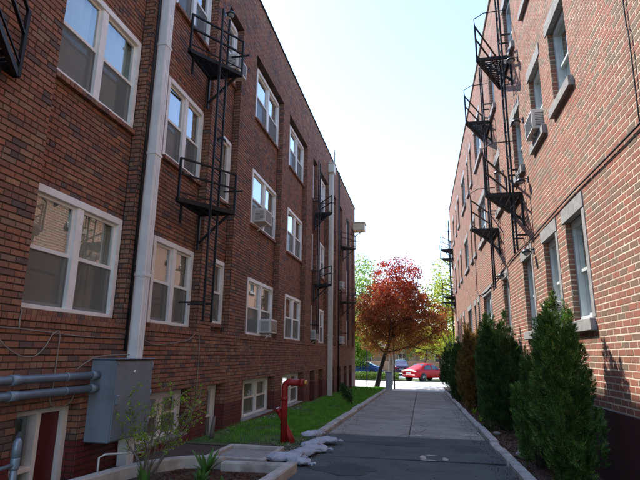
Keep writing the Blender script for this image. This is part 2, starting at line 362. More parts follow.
drive = sheet('driveway', -2.2, 1.4, -5, 31.2, .004, M['joint'])
def slab(name, x0, x1, y0, y1, m, parent, top=.05, rnd=.004, skew=0.0, bev=.012):
    h = top + R_.uniform(-rnd, rnd); b = MB()
    def ring(e, z): return [(x0+e, y0+e, gz(y0)+z), (x1-e, y0+e+skew, gz(y0)+z), (x1-e, y1-e+skew, gz(y1)+z), (x0+e, y1-e, gz(y1)+z)]
    vs = ring(0, -.05) + ring(0, h-bev) + ring(bev, h)
    fs = [(8, 9, 10, 11)] + [(l*4+i, l*4+(i+1) % 4, l*4+4+(i+1) % 4, l*4+4+i) for l in (0, 1) for i in range(4)]
    b.add(vs, fs); return b.build(name, m, parent)
for a, c in ((-5, 4.0), (4.0, 8.55), (8.56, 11.1)): slab('asphalt_section', -2.06, 1.25, a, c, M['asphalt'], drive, .048, .0, .12 if c == 11.1 else 0, .004)
y = 11.28
while y < 30.5:
    n = R_.uniform(1.75, 2.3)
    slab('concrete_slab', -2.06, -.325, y, min(y+n-.02, 31.1), M['slab'], drive)
    slab('concrete_slab', -.309, 1.25, y, min(y+n-.02, 31.1), M['slab'], drive)
    y += n
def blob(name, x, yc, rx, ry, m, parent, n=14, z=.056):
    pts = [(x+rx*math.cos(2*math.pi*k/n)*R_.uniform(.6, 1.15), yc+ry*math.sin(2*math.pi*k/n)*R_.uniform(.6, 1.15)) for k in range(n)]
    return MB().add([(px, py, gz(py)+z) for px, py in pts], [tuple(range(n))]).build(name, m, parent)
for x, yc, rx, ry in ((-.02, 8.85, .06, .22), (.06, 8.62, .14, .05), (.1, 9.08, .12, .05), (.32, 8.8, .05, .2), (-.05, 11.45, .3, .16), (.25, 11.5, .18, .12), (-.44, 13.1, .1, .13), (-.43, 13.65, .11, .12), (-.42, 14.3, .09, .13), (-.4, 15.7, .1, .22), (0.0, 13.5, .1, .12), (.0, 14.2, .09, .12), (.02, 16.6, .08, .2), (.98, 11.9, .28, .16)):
    blob('worn_paint_and_light_spot', x, yc, rx, ry, M['patch'], drive)  # worn paint marks, plus window-reflected light spots painted as pale patches
for x, yc, rx, ry in ((-1.1, 7.6, .5, .45), (.5, 6.6, .4, .6), (-.6, 10.2, .8, .35), (.75, 10.0, .3, .5)):
    blob('asphalt_patch', x, yc, rx, ry, M['tar'], drive, 22, .0525)
def crack(pts):
    b = MB(); P = spline([(x, y_, gz(y_)+.057) for x, y_ in pts], 5); w = .008
    for p, q in zip(P, P[1:]):
        d = (q-p).cross(Vector((0, 0, 1))).normalized(); a, c = w*R_.uniform(.4, 1.2), w*R_.uniform(.4, 1.2)
        b.add([p-d*a, p+d*a, q+d*c, q-d*c], [(0, 1, 2, 3)])
    b.build('crack', M['joint'], drive)
crack([(-.55, 11.3), (-.3, 11.75), (-.1, 12.0), (.05, 12.6)]); crack([(.7, 18.6), (1.0, 18.2), (1.22, 18.3)])

def kerb(name, x0, x1, ya, yb, top, seg):
    root = empty(name); tag(root, kind='structure'); y = ya
    while y < yb:
        n = min(seg*R_.uniform(.8, 1.2), yb-y); j = R_.uniform(-.018, .018); dz = R_.uniform(-.015, .012)
        b = MB(); e = .025
        def ring(ee, z): return [(x0+j+ee, y+.008+ee*.3, gz(y)+z), (x1+j-ee, y+.008+ee*.3, gz(y)+z), (x1+j-ee, y+n-.008-ee*.3, gz(y+n)+z), (x0+j+ee, y+n-.008-ee*.3, gz(y+n)+z)]
        b.add(ring(0, -.1)+ring(0, top+dz-e)+ring(e, top+dz), [(8, 9, 10, 11)]+[(l*4+i, l*4+(i+1) % 4, l*4+4+(i+1) % 4, l*4+4+i) for l in (0, 1) for i in range(4)])
        b.build('kerb_stone', M['kerb'], root); y += n
kerb('kerb_left', -2.26, -2.07, 10.6, 30.9, .15, 1.5)
kerb('kerb_right', 1.26, 1.42, -3, 31, .13, 1.15)
sheet('lawn', -4.42, -2.2, 9.0, 33.6, .055, M['turf'])
sheet('planting_bed_right', 1.4, 2.42, -4, 36, .05, M['soil'])
sheet('planting_bed_left', -4.42, -2.1, -4, 9.05, .046, M['soil'])

def quads(C, U, W, name, m, parent=None, kind=None, diamond=True):
    """leaf faces: centres C, half-length vectors U, half-width vectors W"""
    n = len(C)
    if diamond: V = np.stack([C-U, C+W-.15*U, C+U, C-W-.15*U], 1)
    else: V = np.stack([C-U-W, C-U+W, C+U+W*.6, C+U-W*.6], 1)
    F = np.arange(4*n).reshape(n, 4)
    o = link(name, np_mesh(name, V.reshape(-1, 3), F, m), parent)
    if kind: o['kind'] = kind
    return o
def rdir(n):
    v = NP.normal(size=(n, 3)); return v/np.linalg.norm(v, axis=1)[:, None]
def perp(U):
    w = np.cross(U, rdir(len(U))); return w/np.maximum(np.linalg.norm(w, axis=1), 1e-6)[:, None]
gzv = lambda y: -0.02*(np.clip(y, 4, 32)-4)

# grass: nobody could count it
n = 90000
yy = 9.3 + 24.2*NP.random(n)**1.25; xx = NP.uniform(-4.4, -2.24, n)
keep = ~((xx < -4.0) & (NP.random(n) < .5)) & ~((yy < 10.6) & (NP.random(n) < .75)); xx, yy = xx[keep], yy[keep]; n = len(xx)
pat = np.sin(xx*3.1+1.7*np.sin(yy*.8))*np.sin(yy*1.3+xx*1.1)+NP.normal(0, .35, n); keep = pat > -.5; xx, yy = xx[keep], yy[keep]; n = len(xx)
h = NP.uniform(.03, .1, n)*(0.75+.5*np.sin(xx*2.1+yy*.9)**2); lean = NP.normal(0, .35, (n, 2))
B = np.stack([xx, yy, gzv(yy)+.05], 1); T = B + np.stack([lean[:, 0]*h, lean[:, 1]*h, h], 1); ang = NP.uniform(0, 6.28, n); wv = np.stack([np.cos(ang), np.sin(ang), 0*ang], 1)*(.004+.0005*(yy-9))[:, None]
V = np.stack([B-wv, B+wv, T], 1).reshape(-1, 3)
go = link('lawn_grass', np_mesh('lawn_grass', V, np.arange(3*n).reshape(n, 3), M['grass']))
tag(go, 'short green grass covering the strip lawn beside the brick building', 'grass', kind='stuff')

def litter(name, label, cat, n, x0, x1, y0, y1, z, s, m):
    C = np.stack([NP.uniform(x0, x1, n), NP.uniform(y0, y1, n), np.zeros(n)], 1); C[:, 2] = gzv(C[:, 1]) + z
    U = rdir(n); U[:, 2] *= .4; sz = NP.uniform(.4, 1, n)[:, None]*s
    W = perp(U)
    # little wedges with thickness: tetrahedra
    V = np.stack([C-U*sz, C+W*sz*.6, C+U*sz, C+np.array([0, 0, 1.])*sz*.5], 1).reshape(-1, 3); b = np.arange(n)[:, None]*4
    F = np.concatenate([b+np.array([[0, 1, 3]]), b+np.array([[1, 2, 3]]), b+np.array([[2, 0, 3]])], 0)
    tag(link(name, np_mesh(name, V, F, m)), label, cat, kind='stuff')
litter('bark_mulch', 'brown bark mulch strewn under the row of conifers', 'mulch', 9000, 1.43, 2.38, 4, 32, .055, .035, M['mulch'])
litter('red_mulch', 'reddish mulch in the sunken concrete-edged planter', 'mulch', 2600, -3.4, -2.0, 4.6, 6.95, .05, .035, M['mulch'])
litter('pebbles', 'small pale pebbles around the foot of the red standpipe', 'pebbles', 1500, -3.2, -2.1, 8.7, 10.2, .06, .025, M['gravel'])
litter('driveway_grit', 'grit and leaf bits scattered over the driveway', 'grit', 700, -2.0, 1.2, 5, 28, .052, .016, M['mulch'])
litter('edge_grit', 'dirt and dry leaves gathered along the right kerb', 'leaf litter', 900, .95, 1.26, 5, 28, .052, .022, M['mulch'])
litter('kerb_crumbs', 'pale crumbs of concrete along the left kerb foot', 'rubble', 500, -2.06, -1.7, 8, 24, .052, .025, M['gravel'])
litter('wall_rubble', 'loose pale stones along the foot of the dark brick wall', 'stones', 900, -4.38, -4.05, 10.5, 30, .07, .045, M['gravel'])
for x, y, r in ((1.62, 9.3, .13), (1.7, 9.75, .1), (1.9, 9.5, .11), (1.6, 12.2, .09)):
    b = MB().lathe([(r*.5, -.02), (r, r*.25), (r*.85, r*.6), (r*.35, r*.8)], (0, 0, 0), 9)
    b.v = [(a*R_.uniform(.85, 1.15), c*R_.uniform(.85, 1.2), d) for a, c, d in b.v]
    o = b.build('garden_rock', M['concrete'], None, (x, y, gz(y)+.05)); tag(o, {.13: 'largest pale rough rock on the mulch between the conifers', .1: 'small pale rock touching the biggest rock on the mulch', .09: 'lone small pale rock beside the broad dark conifer', .11: 'middle-sized pale rough rock tucked against the sunlit wall'}[r], 'rock', 'rocks between the conifers')

# ---------------------------------------------------------------- brick walls
CRS, BL = .077, .205
camM = np.array(cam.matrix_world)
def project(P):
    c = (np.asarray(P, float) - camM[:3, 3]) @ camM[:3, :3]; d = np.maximum(-c[:, 2], 1e-3)
    return 512 + FPX*1.6*c[:, 0]/d, 384 - FPX*1.6*c[:, 1]/d, -c[:, 2]

def courses(a0, a1, k0, k1, openings, joint, phase=0.0, headers=True):
    """brick rectangles (a0,a1,z0,z1,full) of a running-bond panel; openings (a0,a1,k0,k1) in courses"""
    out = []
    for k in range(k0, k1):
        free = [(a0, a1)]
        for (oa, ob, ka, kb) in openings:
            if ka <= k < kb:
                nf = []
                for s, e in free:
                    if ob <= s or oa >= e: nf.append((s, e)); continue
                    if oa > s: nf.append((s, oa))
                    if ob < e: nf.append((ob, e))
                free = nf
        header = headers and (k % 6 == 0); L = BL/2 if header else BL
        off = phase + (BL/2 if k % 2 else 0.0) + ((k*37 % 11)-5)*.003
        for s, e in free:
            i = math.floor((s-off)/L)
            while off + i*L < e:
                x0, x1 = max(off+i*L, s), min(off+(i+1)*L, e); i += 1
                if x1 - x0 < .03: continue
                full = abs(x1-x0-BL) < 1e-6
                out.append((x0+joint/2, x1-joint/2, k*CRS+joint/2, (k+1)*CRS-joint/2, full))
    return out

def brick_boxes(rects, axis, plane, s, jit=.0025, depth=.016, e=.004):
    """5-sided bricks standing out of a plane; axis X: wall normal along X with a=Y; axis Y: normal along Y with a=X"""
    n = len(rects); r = np.array([q[:4] for q in rects]); f = plane + s*(NP.uniform(-jit, jit, n)); bk = np.full(n, plane - s*depth)
    a0, a1, z0, z1 = r.T; t = NP.uniform(-.004, .004, (n, 4))*(1 if e > .003 else .6)
    def P(a, d, z): return np.stack([d, a, z], 1) if axis == 'X' else np.stack([a, d, z], 1)
    V = np.stack([P(a0, bk, z0), P(a1, bk, z0), P(a1, bk, z1), P(a0, bk, z1), P(a0+e+t[:, 0], f, z0+e), P(a1-e+t[:, 1], f, z0+e+t[:, 3]), P(a1-e+t[:, 2], f, z1-e), P(a0+e, f, z1-e+t[:, 3])], 1).reshape(-1, 3)
    b = (np.arange(n)*8)[:, None]
    F = np.concatenate([b+np.array([q]) for q in ((4, 5, 6, 7), (0, 1, 5, 4), (1, 2, 6, 5), (2, 3, 7, 6), (3, 0, 4, 7))], 0)
    return V, F

def core_quads(b, a0, a1, z0, z1, openings, axis, plane):
    ya = sorted({a0, a1, *[o[0] for o in openings], *[o[1] for o in openings]}); za = sorted({z0, z1, *[o[2]*CRS for o in openings], *[o[3]*CRS for o in openings]})
    ya = [q for q in ya if a0 <= q <= a1]; za = [q for q in za if z0 <= q <= z1]
    for p, q in zip(ya, ya[1:]):
        for u, v in zip(za, za[1:]):
            my, mz = (p+q)/2, (u+v)/2
            if any(o[0] < my < o[1] and o[2]*CRS < mz < o[3]*CRS for o in openings): continue
            vs = [(plane, p, u), (plane, q, u), (plane, q, v), (plane, p, v)] if axis == 'X' else [(p, plane, u), (q, plane, u), (q, plane, v), (p, plane, v)]
            b.add(vs, [(0, 1, 2, 3)])

class Wall:
    def __init__(s): s.V = []; s.F = []; s.n = 0; s.core = MB(); s.single = []
    def put(s, VF):
        V, F = VF; s.V.append(V); s.F.append(F+s.n); s.n += len(V)

def single_bricks(rects, plane, s, count, joint):
    """the bricks that show largest: full stretchers in view, biggest first"""
    C = np.array([(plane, (r[0]+r[1])/2, (r[2]+r[3])/2) for r in rects]); u, v, d = project(C)
    u1, v1, _ = project(C+np.array([0, .1, 0])); sz = np.abs(u1-u)
    ok = np.array([r[4] for r in rects]) & (d > .3) & (u > 4) & (u < 1020) & (v > 4) & (v < 764)
    idx = np.where(ok)[0]; idx = idx[np.argsort(-sz[idx]*1.0/np.maximum(d[idx], .1))][:count]
    return set(idx.tolist())

def brick_mesh(joint, s, m, e=.004):
    l, hh = (BL-joint)/2, (CRS-joint)/2; b = MB()
    b.add([(-s*.016, -l, -hh), (-s*.016, l, -hh), (-s*.016, l, hh), (-s*.016, -l, hh), (0, -l+e, -hh+e), (0, l-e, -hh+e), (0, l-e, hh-e), (0, -l+e, hh-e)],
          [(4, 5, 6, 7), (0, 1, 5, 4), (1, 2, 6, 5), (2, 3, 7, 6), (3, 0, 4, 7)])
    return b.mesh('brick', m)

# ---- windows (origin: lower near corner of the opening on the window plane; u along Y, outward = s*X)
_wc = {}
def window_meshes(w, h, s, pair, screen, wm, gm, fw):
    key = (round(w, 3), round(h, 3), s, pair, screen, wm, fw)
    if key in _wc: return _wc[key]
    X = lambda d: s*d
    fr = MB(); fr.box(X(-.09), X(.035), 0, fw, 0, h, .006); fr.box(X(-.09), X(.035), w-fw, w, 0, h, .006)
    fr.box(X(-.09), X(.045), fw, w-fw, h-.1, h, .006); fr.box(X(-.09), X(.05), fw, w-fw, 0, .055, .006)
    lights = [(fw, w-fw)]
    if pair:
        c = w/2; fr.box(X(-.09), X(.03), c-.065, c+.065, .055, h-.1, .006); lights = [(fw, c-.065), (c+.065, w-fw)]
    D = dict(frame=fr.mesh('window', M[wm]), sash=[], pane=[], screen=[], cover=[])
    z0, z1 = .055, h-.1; zm = (z0+z1)/2
    for (a, c) in lights:
        for up in (1, 0):
            b = MB(); za, zb = (zm-.02, z1) if up else (z0, zm+.025); d0, d1 = (-.05, -.015) if up else (-.085, -.055); t = .042
            b.box(X(d0), X(d1), a, a+t, za, zb, .004); b.box(X(d0), X(d1), c-t, c, za, zb, .004)
            b.box(X(d0), X(d1), a+t, c-t, zb-t, zb, .004); b.box(X(d0), X(d1), a+t, c-t, za, za+t+.01, .004)
            D['sash'].append(b.mesh('sash', M[wm]))
            dm = (d0+d1)/2; b = MB(); b.box(X(dm-.003), X(dm+.003), a+t, c-t, za+t+.01, zb-t); D['pane'].append(b.mesh('pane', M[gm]))
        if screen:
            b = MB(); b.box(X(-.034), X(-.03), a+.02, c-.02, z0, zm); b.box(X(-.04), X(-.024), a+.001, a+.02, z0, zm); b.box(X(-.04), X(-.024), c-.02, c-.001, z0, zm)
            D['screen'].append(b.mesh('insect_screen', M['screen']))
    b = MB(); q = [(X(-.1), .0, .0), (X(-.1), w, 0), (X(-.1), w, h), (X(-.1), 0, h), (X(-.62), 0, 0), (X(-.62), w, 0), (X(-.62), w, h), (X(-.62), 0, h)]
    b.add(q, [(4, 5, 6, 7), (0, 1, 5, 4), (1, 2, 6, 5), (2, 3, 7, 6), (3, 0, 4, 7)]); D['room'] = b.mesh('interior', M['room'])
    D['lights'] = lights; _wc[key] = D
    return D
_cc = {}
def cover_mesh(kind, wd, ht, s):
    key = (kind, round(wd, 2), round(ht, 2), s)
    if key in _cc: return _cc[key]
    b = MB()
    if kind == 'blind':
        k = max(2, int(ht/.05))
        for i in range(k):
            z = ht*i/k; b.add([(0, 0, z), (0, wd, z), (s*.018, wd, z+ht/k*.96), (s*.018, 0, z+ht/k*.96)], [(0, 1, 2, 3)])
        me = b.mesh('blind', M['blind'])
    else:
        k = 24
        for i in range(k):
            x0, x1 = .025*math.sin(i*1.35), .025*math.sin((i+1)*1.35)
            b.add([(x0, wd*i/k, 0), (x1, wd*(i+1)/k, 0), (x1, wd*(i+1)/k, ht), (x0, wd*i/k, ht)], [(0, 1, 2, 3)], True)
        me = b.mesh('curtain', M['curtain' if kind == 'curtain' else 'teal'])
    _cc[key] = me; return me

def window(parent, plane, s, y0, y1, z0, z1, pair, screen=True, wm='white', gm='glass', covers=None, fw=.085):
    D = window_meshes(y1-y0, z1-z0, s, pair, screen, wm, gm, fw)
    w = link('window', D['frame'], parent, (plane, y0, z0))
    for me in D['sash']: link('sash', me, w)
    for me in D['pane']: link('pane', me, w)
    for me in D['screen']: link('insect_screen', me, w)
    link('interior', D['room'], w)
    for i, (a, c) in enumerate(D['lights']):
        kind, frac = (covers[i % len(covers)] if covers else R_.choice((('blind', .9), ('blind', .5), ('curtain', .98), ('teal', .98), ('blind', .97), ('blind', .7))))
        if not kind: continue
        H = (z1-z0-.16); ht = H*frac
        link('blind' if kind == 'blind' else 'curtain', cover_mesh(kind, c-a+.05, ht, s), w, (-s*.115, a-.025, .06+H-ht))
    return w

# ================================================================ the dark brick building (left)
XL = -4.4; ROOF_L = 154*CRS
bl = empty('apartment_building', (0, 0, 0)); tag(bl, 'three-storey dark red brick apartment block with white paired windows and pale downspouts', 'building')
FL = [(27, 47), (67, 88), (109, 130)]                         # window courses of the three floors
BAYS = [  # bay y0,y1, window y0,y1, pair, floor-1 sill lift
    (-2.2, -.2, -2.15, -.25, True), (1.0, 2.0, 1.05, 1.95, False),
    (4.78, 6.75, 4.80, 6.72, True), (7.25, 9.3, 7.70, 9.27, True), (9.98, 10.96, 10.1, 10.93, False),
    (12.08, 15.0, 12.6, 14.97, True), (15.8, 18.72, 16.45, 18.69, True), (19.85, 20.8, 19.95, 20.77, False),
    (21.5, 23.5, 21.6, 23.47, True), (24.05, 26.0, 24.15, 25.97, True), (27.2, 28.2, 27.3, 28.17, False), (29.9, 31.2, 30.1, 31.17, False), (32.2, 33.2, 32.3, 33.17, False)]
RD, BD = .18, .22
KB, KT = 26, 131
BASE = [(4.95, 6.0, -8, 12), (7.4, 9.26, 1, 12), (10.0, 10.95, -6, 12), (12.1, 14.94, -1, 12), (15.7, 18.78, -2, 12), (19.85, 20.8, -7, 12), (21.6, 22.6, -6, 12), (24.2, 25.6, -8, 12), (26.4, 27.7, -8, 12), (28.9, 30.0, -8, 12), (31.0, 32.2, -8, 12)]
ops = [(b_[0], b_[1], KB, KT) for b_ in BAYS] + BASE
JL = .011
wl = Wall()
front = courses(-3.3, 34.0, 6, 154, ops, JL)
pick = single_bricks(front, XL, 1, 300, JL)
wl.put(brick_boxes([r for i, r in enumerate(front) if i not in pick], 'X', XL, 1))
core_quads(wl.core, -3.3, 34.0, -14*CRS, ROOF_L, ops, 'X', XL-.012)
paint = courses(-3.3, 34.0, -14, 6, ops, JL)
wp = Wall(); wp.put(brick_boxes(paint, 'X', XL, 1, .0015))
for (a, c, *_r) in BAYS:
    wops = [(_r[0], _r[1], k0, k1) for k0, k1 in FL]
    if a == 9.98: wops[0] = (_r[0], _r[1], 29, 48)
    wl.put(brick_boxes(courses(a+.001, c-.001, KB, KT, wops, JL, .1), 'X', XL-RD, 1)); core_quads(wl.core, a, c, KB*CRS, KT*CRS, wops, 'X', XL-RD-.012)
    for yy_, sgn in ((c, -1), (a, 1)):                        # the two cheeks of the bay
        wl.put(brick_boxes(courses(XL-RD, XL-.012, KB, KT, [], JL, XL-.012), 'Y', yy_, sgn, .001))
        wl.core.add([(XL-RD-.01, yy_-sgn*.012, KB*CRS), (XL-.01, yy_-sgn*.012, KB*CRS), (XL-.01, yy_-sgn*.012, KT*CRS), (XL-RD-.01, yy_-sgn*.012, KT*CRS)], [(0, 1, 2, 3)])
    wl.core.add([(XL-RD, a, KT*CRS), (XL-.005, a, KT*CRS), (XL-.005, c, KT*CRS), (XL-RD, c, KT*CRS)], [(0, 1, 2, 3)])
    wl.core.add([(XL-RD, a, KB*CRS-.003), (XL-.005, a, KB*CRS-.003), (XL-.005, c, KB*CRS-.003), (XL-RD, c, KB*CRS-.003)], [(0, 1, 2, 3)])
for (a, c, k0, k1) in BASE:                                   # deep basement openings
    for yy_, sgn in ((c, -1), (a, 1)):
        wl.put(brick_boxes(courses(XL-BD, XL-.012, 6, k1, [], JL, XL-.012), 'Y', yy_, sgn, .001))
        wp.put(brick_boxes(courses(XL-BD, XL-.012, k0, 6, [], JL, XL-.012), 'Y', yy_, sgn, .001))
        wl.core.add([(XL-BD-.1, yy_-sgn*.012, k0*CRS), (XL-.01, yy_-sgn*.012, k0*CRS), (XL-.01, yy_-sgn*.012, k1*CRS), (XL-BD-.1, yy_-sgn*.012, k1*CRS)], [(0, 1, 2, 3)])
    wl.core.add([(XL-BD-.1, a, k1*CRS), (XL-.005, a, k1*CRS), (XL-.005, c, k1*CRS), (XL-BD-.1, c, k1*CRS)], [(0, 1, 2, 3)])
    MB().box(XL-BD-.1, XL-.02, a+.004, c-.004, k0*CRS-.06, k0*CRS+.03, .01).build('basement_sill', M['concrete'], bl)
# body behind, parapet, roof
wl.core.box(-15, XL-.9, -3.3, 34.0, -1.2, ROOF_L-.7)
wl.core.add([(-15, 34.0, -1.2), (XL-.012, 34.0, -1.2), (XL-.012, 34.0, ROOF_L), (-15, 34.0, ROOF_L)], [(0, 1, 2, 3)])
wl.core.add([(-15, -3.3, -1.2), (XL-.012, -3.3, -1.2), (XL-.012, -3.3, ROOF_L), (-15, -3.3, ROOF_L)], [(0, 1, 2, 3)])
wl.core.box(XL-.35, XL-.02, -3.29, 33.99, KT*CRS+.3, ROOF_L-.001)
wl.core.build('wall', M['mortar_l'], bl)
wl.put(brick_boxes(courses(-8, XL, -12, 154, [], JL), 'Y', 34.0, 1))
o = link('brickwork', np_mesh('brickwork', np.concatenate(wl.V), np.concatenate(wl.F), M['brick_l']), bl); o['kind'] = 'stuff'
o = link('painted_base', np_mesh('painted_base', np.concatenate(wp.V), np.concatenate(wp.F), M['red_paint']), bl); o['kind'] = 'stuff'; o['label'] = 'maroon painted brick base'
bm_l = brick_mesh(JL, 1, M['brick_lo'])
for i in sorted(pick):
    r = front[i]; o = link('brick', bm_l, bl, (XL+R_.uniform(-.003, .003), (r[0]+r[1])/2, (r[2]+r[3])/2))
MB().box(-15, XL-.35, -3.3, 34.0, ROOF_L-.7, ROOF_L-.55).build('roof', M['roof'], bl)
y = -3.35; cb = MB().add([(XL-.4, 0, 0), (XL+.05, 0, 0), (XL+.05, .6, 0), (XL-.4, .6, 0), (XL-.38, .0, .05), (XL+.04, 0, .035), (XL+.04, .6, .035), (XL-.38, .6, .05), (XL-.17, 0, .095), (XL-.17, .6, .095)],
    [(0, 3, 2, 1), (0, 1, 5, 8, 4), (3, 7, 9, 6, 2), (1, 2, 6, 5), (5, 6, 9, 8), (8, 9, 7, 4), (4, 7, 3, 0)])
cb.add([(XL-.41, .52, -.012), (XL+.062, .52, -.012), (XL+.062, .6, -.012), (XL-.41, .6, -.012), (XL-.17, .52, .115), (XL-.17, .6, .115)], [(0, 3, 2, 1), (0, 1, 4), (3, 5, 2), (1, 2, 5, 4), (4, 5, 3, 0)])
cme = cb.mesh('coping_tile', M['coping'])
while y < 33.9: link('coping_tile', cme, bl, (0, y, ROOF_L+.002)); y += .612

# windows of the three floors, brick sills under them
rl = {}
for bi, (a, c, w0, w1, pair) in enumerate(BAYS):
    for fi, (k0, k1) in enumerate(FL):
        if a == 9.98 and fi == 0: k0, k1 = 29, 48
        cov = None
        if a == 4.78: cov = [[('blind', .97), ('curtain', .98)], [('teal', .98), ('teal', .98)], [('blind', .9), ('blind', .6)]][fi]
        if a == 7.25: cov = [[('blind', .5), ('blind', .95)], [('curtain', .98), ('blind', .4)], [('blind', .4), (None, 0)]][fi]
        window(bl, XL-RD-.02, 1, w0, w1, k0*CRS, k1*CRS, pair, True, 'white', 'glass', cov)
        sb = MB(); yv = w0+.005
        while yv < w1-.05:                                   # rowlock sill
            sb.box(XL-RD+.004, XL-RD+.075, yv, yv+.075, k0*CRS-.085, k0*CRS-.008+R_.uniform(-.004, .004), .004); yv += .0865
        sb.build('rowlock_sill', M['brick_l'], bl)
for (a, c, k0, k1), pair in zip(BASE, (0, 1, 0, 1, 1, 0, 0, 0, 0, 0, 0)):
    if a == 4.95:                                            # maroon door with a narrow white-framed sidelight
        d = MB().box(XL-BD-.06, XL-BD-.02, a+.56, c-.08, k0*CRS+.04, k1*CRS-.08, .006).build('door', M['door'], bl)
        fb = MB()
        for ya, yb in ((a+.5, a+.565), (c-.085, c-.003), (a+.003, a+.05)): fb.box(XL-BD-.08, XL-BD+.05, ya, yb, k0*CRS+.03, k1*CRS-.004, .006)
        fb.box(XL-BD-.08, XL-BD+.045, a+.05, c-.085, k1*CRS-.08, k1*CRS-.006, .006); fb.box(XL-BD-.08, XL-BD+.045, a+.05, a+.5, .2, .26, .006)
        fb.build('door_frame', M['white'], d)
        MB().box(XL-BD-.05, XL-BD-.045, a+.05, a+.5, k0*CRS+.04, k1*CRS-.08).build('sidelight', M['glass'], d)
        MB().box(XL-BD-.35, XL-BD-.34, a, c, k0*CRS, k1*CRS).build('sidelight_curtain', M['curtain'], d)
        MB().lathe([(.028, 0), (.028, .02), (.014, .03), (.032, .05), (.02, .075)], (XL-BD-.02, a+.64, -.05), 10, 'X').build('door_knob', M['brass'], d)
    else:
        w0 = {12.1: 12.75, 15.7: 16.5, 7.4: 7.75, 10.0: 10.3}.get(a, a+.02)
        if w0 > a+.03: MB().box(XL-BD-.12, XL-BD-.01, a+.002, w0-.002, k0*CRS+.031, k1*CRS-.002).build('basement_infill', M['red_paint'], bl)
        window(bl, XL-BD-.03, 1, w0, c-.02, k0*CRS+.032, k1*CRS-.003, bool(pair), True, 'white', 'glass', None, .1)

bc = []; yv = -3.25
while yv < 33.9:
    bc.append((yv+.005, yv+.0775, 25*CRS+.004, 26*CRS-.004, True)); yv += .0825
o = link('belt_course', np_mesh('belt_course', *brick_boxes(bc, 'X', XL+.016, 1, .003, .017), M['brick_l']), bl); o['kind'] = 'stuff'
def downspout(y, x, w, d, z0, z1, m, head):
    b = MB(); b.box(x-d/2, x+d/2, y-w/2, y+w/2, z0, z1, .02)
    for k in (-1, 0, 1): b.box(x+d/2, x+d/2+.012, y+k*w*.28-.018, y+k*w*.28+.018, z0, z1, .006)
    o = b.build('downspout', m, bl); z = z0+.9
    while z < z1:
        MB().box(x-d/2-.03, x+d/2+.02, y-w/2-.012, y+w/2+.012, z, z+.05, .006).build('strap', m, o); z += 2.05
    if head:
        MB().box(x-.14, x+.17, y-.24, y+.24, z1, z1+.5, .03).build('rain_head', m, o)
        MB().box(x-.18, x+.2, y-.27, y+.27, z1+.5, z1+.56, .015).build('rain_head_rim', m, o)
    return o
downspout(7.0, XL+.1, .19, .15, -.2, 11.2, M['spout'], True)
downspout(23.72, XL+.12, .24, .2, -.5, 10.75, M['spout2'], True)

# ================================================================ the sunlit brick building (right)
CRS, BL = .0853, .232
XR = 2.4; JR = .0165; ROOF_R = 142*CRS
br = empty('apartment_building', (0, 0, 0)); tag(br, 'sunlit pink red brick apartment block with stone lintels and a dark painted base', 'building')
RFL = [(25, 44), (68, 85), (105, 123)]
RCOL = [(-1.5, -.5, 0), (3.2, 4.2, 0), (7.42, 8.4, 0), (9.1, 10.0, 0), (11.1, 12.05, 0), (14.1, 14.95, 0), (17.5, 19.6, 1), (20.9, 21.5, 0), (22.3, 22.9, 0), (24.2, 26.0, 1), (28.1, 29.0, 0), (30.2, 30.8, 0), (32.6, 33.6, 0)]
rops = []
for (a, c, p) in RCOL:
    for fi, (k0, k1) in enumerate(RFL):
        if a in (3.2, -1.5) and fi == 0: continue
        rops.append((a+(.2 if fi == 0 and a == 7.42 else 0), c+(.1 if fi == 0 and a == 7.42 else 0), k0, k1))
cut = list(rops)
for (a, c, k0, k1) in rops:
    cut.append((a-.12, c+.12, k1, k1+3)); cut.append((a-.1, c+.1, k0-2, k0))
    if k0 == 25: cut.append((a-.13, a, k0, k1))
wr = Wall(); front = courses(-3.5, 36.6, 11, 142, cut, JR, 0.0, False)
pick = single_bricks(front, XR, -1, 300, JR)
wr.put(brick_boxes([r for i, r in enumerate(front) if i not in pick], 'X', XR, -1, .001, .006, .002))
core_quads(wr.core, -3.5, 36.6, -12*CRS, ROOF_R, rops, 'X', XR+.0028)
for (a, c, k0, k1) in rops:
    for yy_, sgn in ((c, -1), (a, 1)):
        wr.put(brick_boxes(courses(XR+.004, XR+.17, k0, k1, [], JR, XR), 'Y', yy_, sgn, .001))
        wr.core.add([(XR+.01, yy_-sgn*.012, k0*CRS), (XR+.26, yy_-sgn*.012, k0*CRS), (XR+.26, yy_-sgn*.012, k1*CRS), (XR+.01, yy_-sgn*.012, k1*CRS)], [(0, 1, 2, 3)])
    wr.core.add([(XR+.012, a, k0*CRS-.02), (XR+.26, a, k0*CRS-.02), (XR+.26, c, k0*CRS-.02), (XR+.012, c, k0*CRS-.02)], [(0, 1, 2, 3)])
wr.core.box(XR+.95, 14, -3.5, 36.6, -1.2, ROOF_R-.7)
wr.core.add([(14, 36.6, -1.2), (XR+.01, 36.6, -1.2), (XR+.01, 36.6, ROOF_R), (14, 36.6, ROOF_R)], [(0, 1, 2, 3)])
wr.core.add([(14, -3.5, -1.2), (XR+.01, -3.5, -1.2), (XR+.01, -3.5, ROOF_R), (14, -3.5, ROOF_R)], [(0, 1, 2, 3)])
wr.core.box(XR+.02, XR+.35, -3.49, 36.59, 127*CRS+.3, ROOF_R-.001)
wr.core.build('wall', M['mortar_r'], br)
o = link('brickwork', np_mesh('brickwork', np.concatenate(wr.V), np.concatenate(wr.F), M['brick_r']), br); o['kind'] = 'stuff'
bm_r = brick_mesh(JR, -1, M['brick_ro'], .002)
for i in sorted(pick):
    r = front[i]; link('brick', bm_r, br, (XR+R_.uniform(-.001, .001), (r[0]+r[1])/2, (r[2]+r[3])/2))
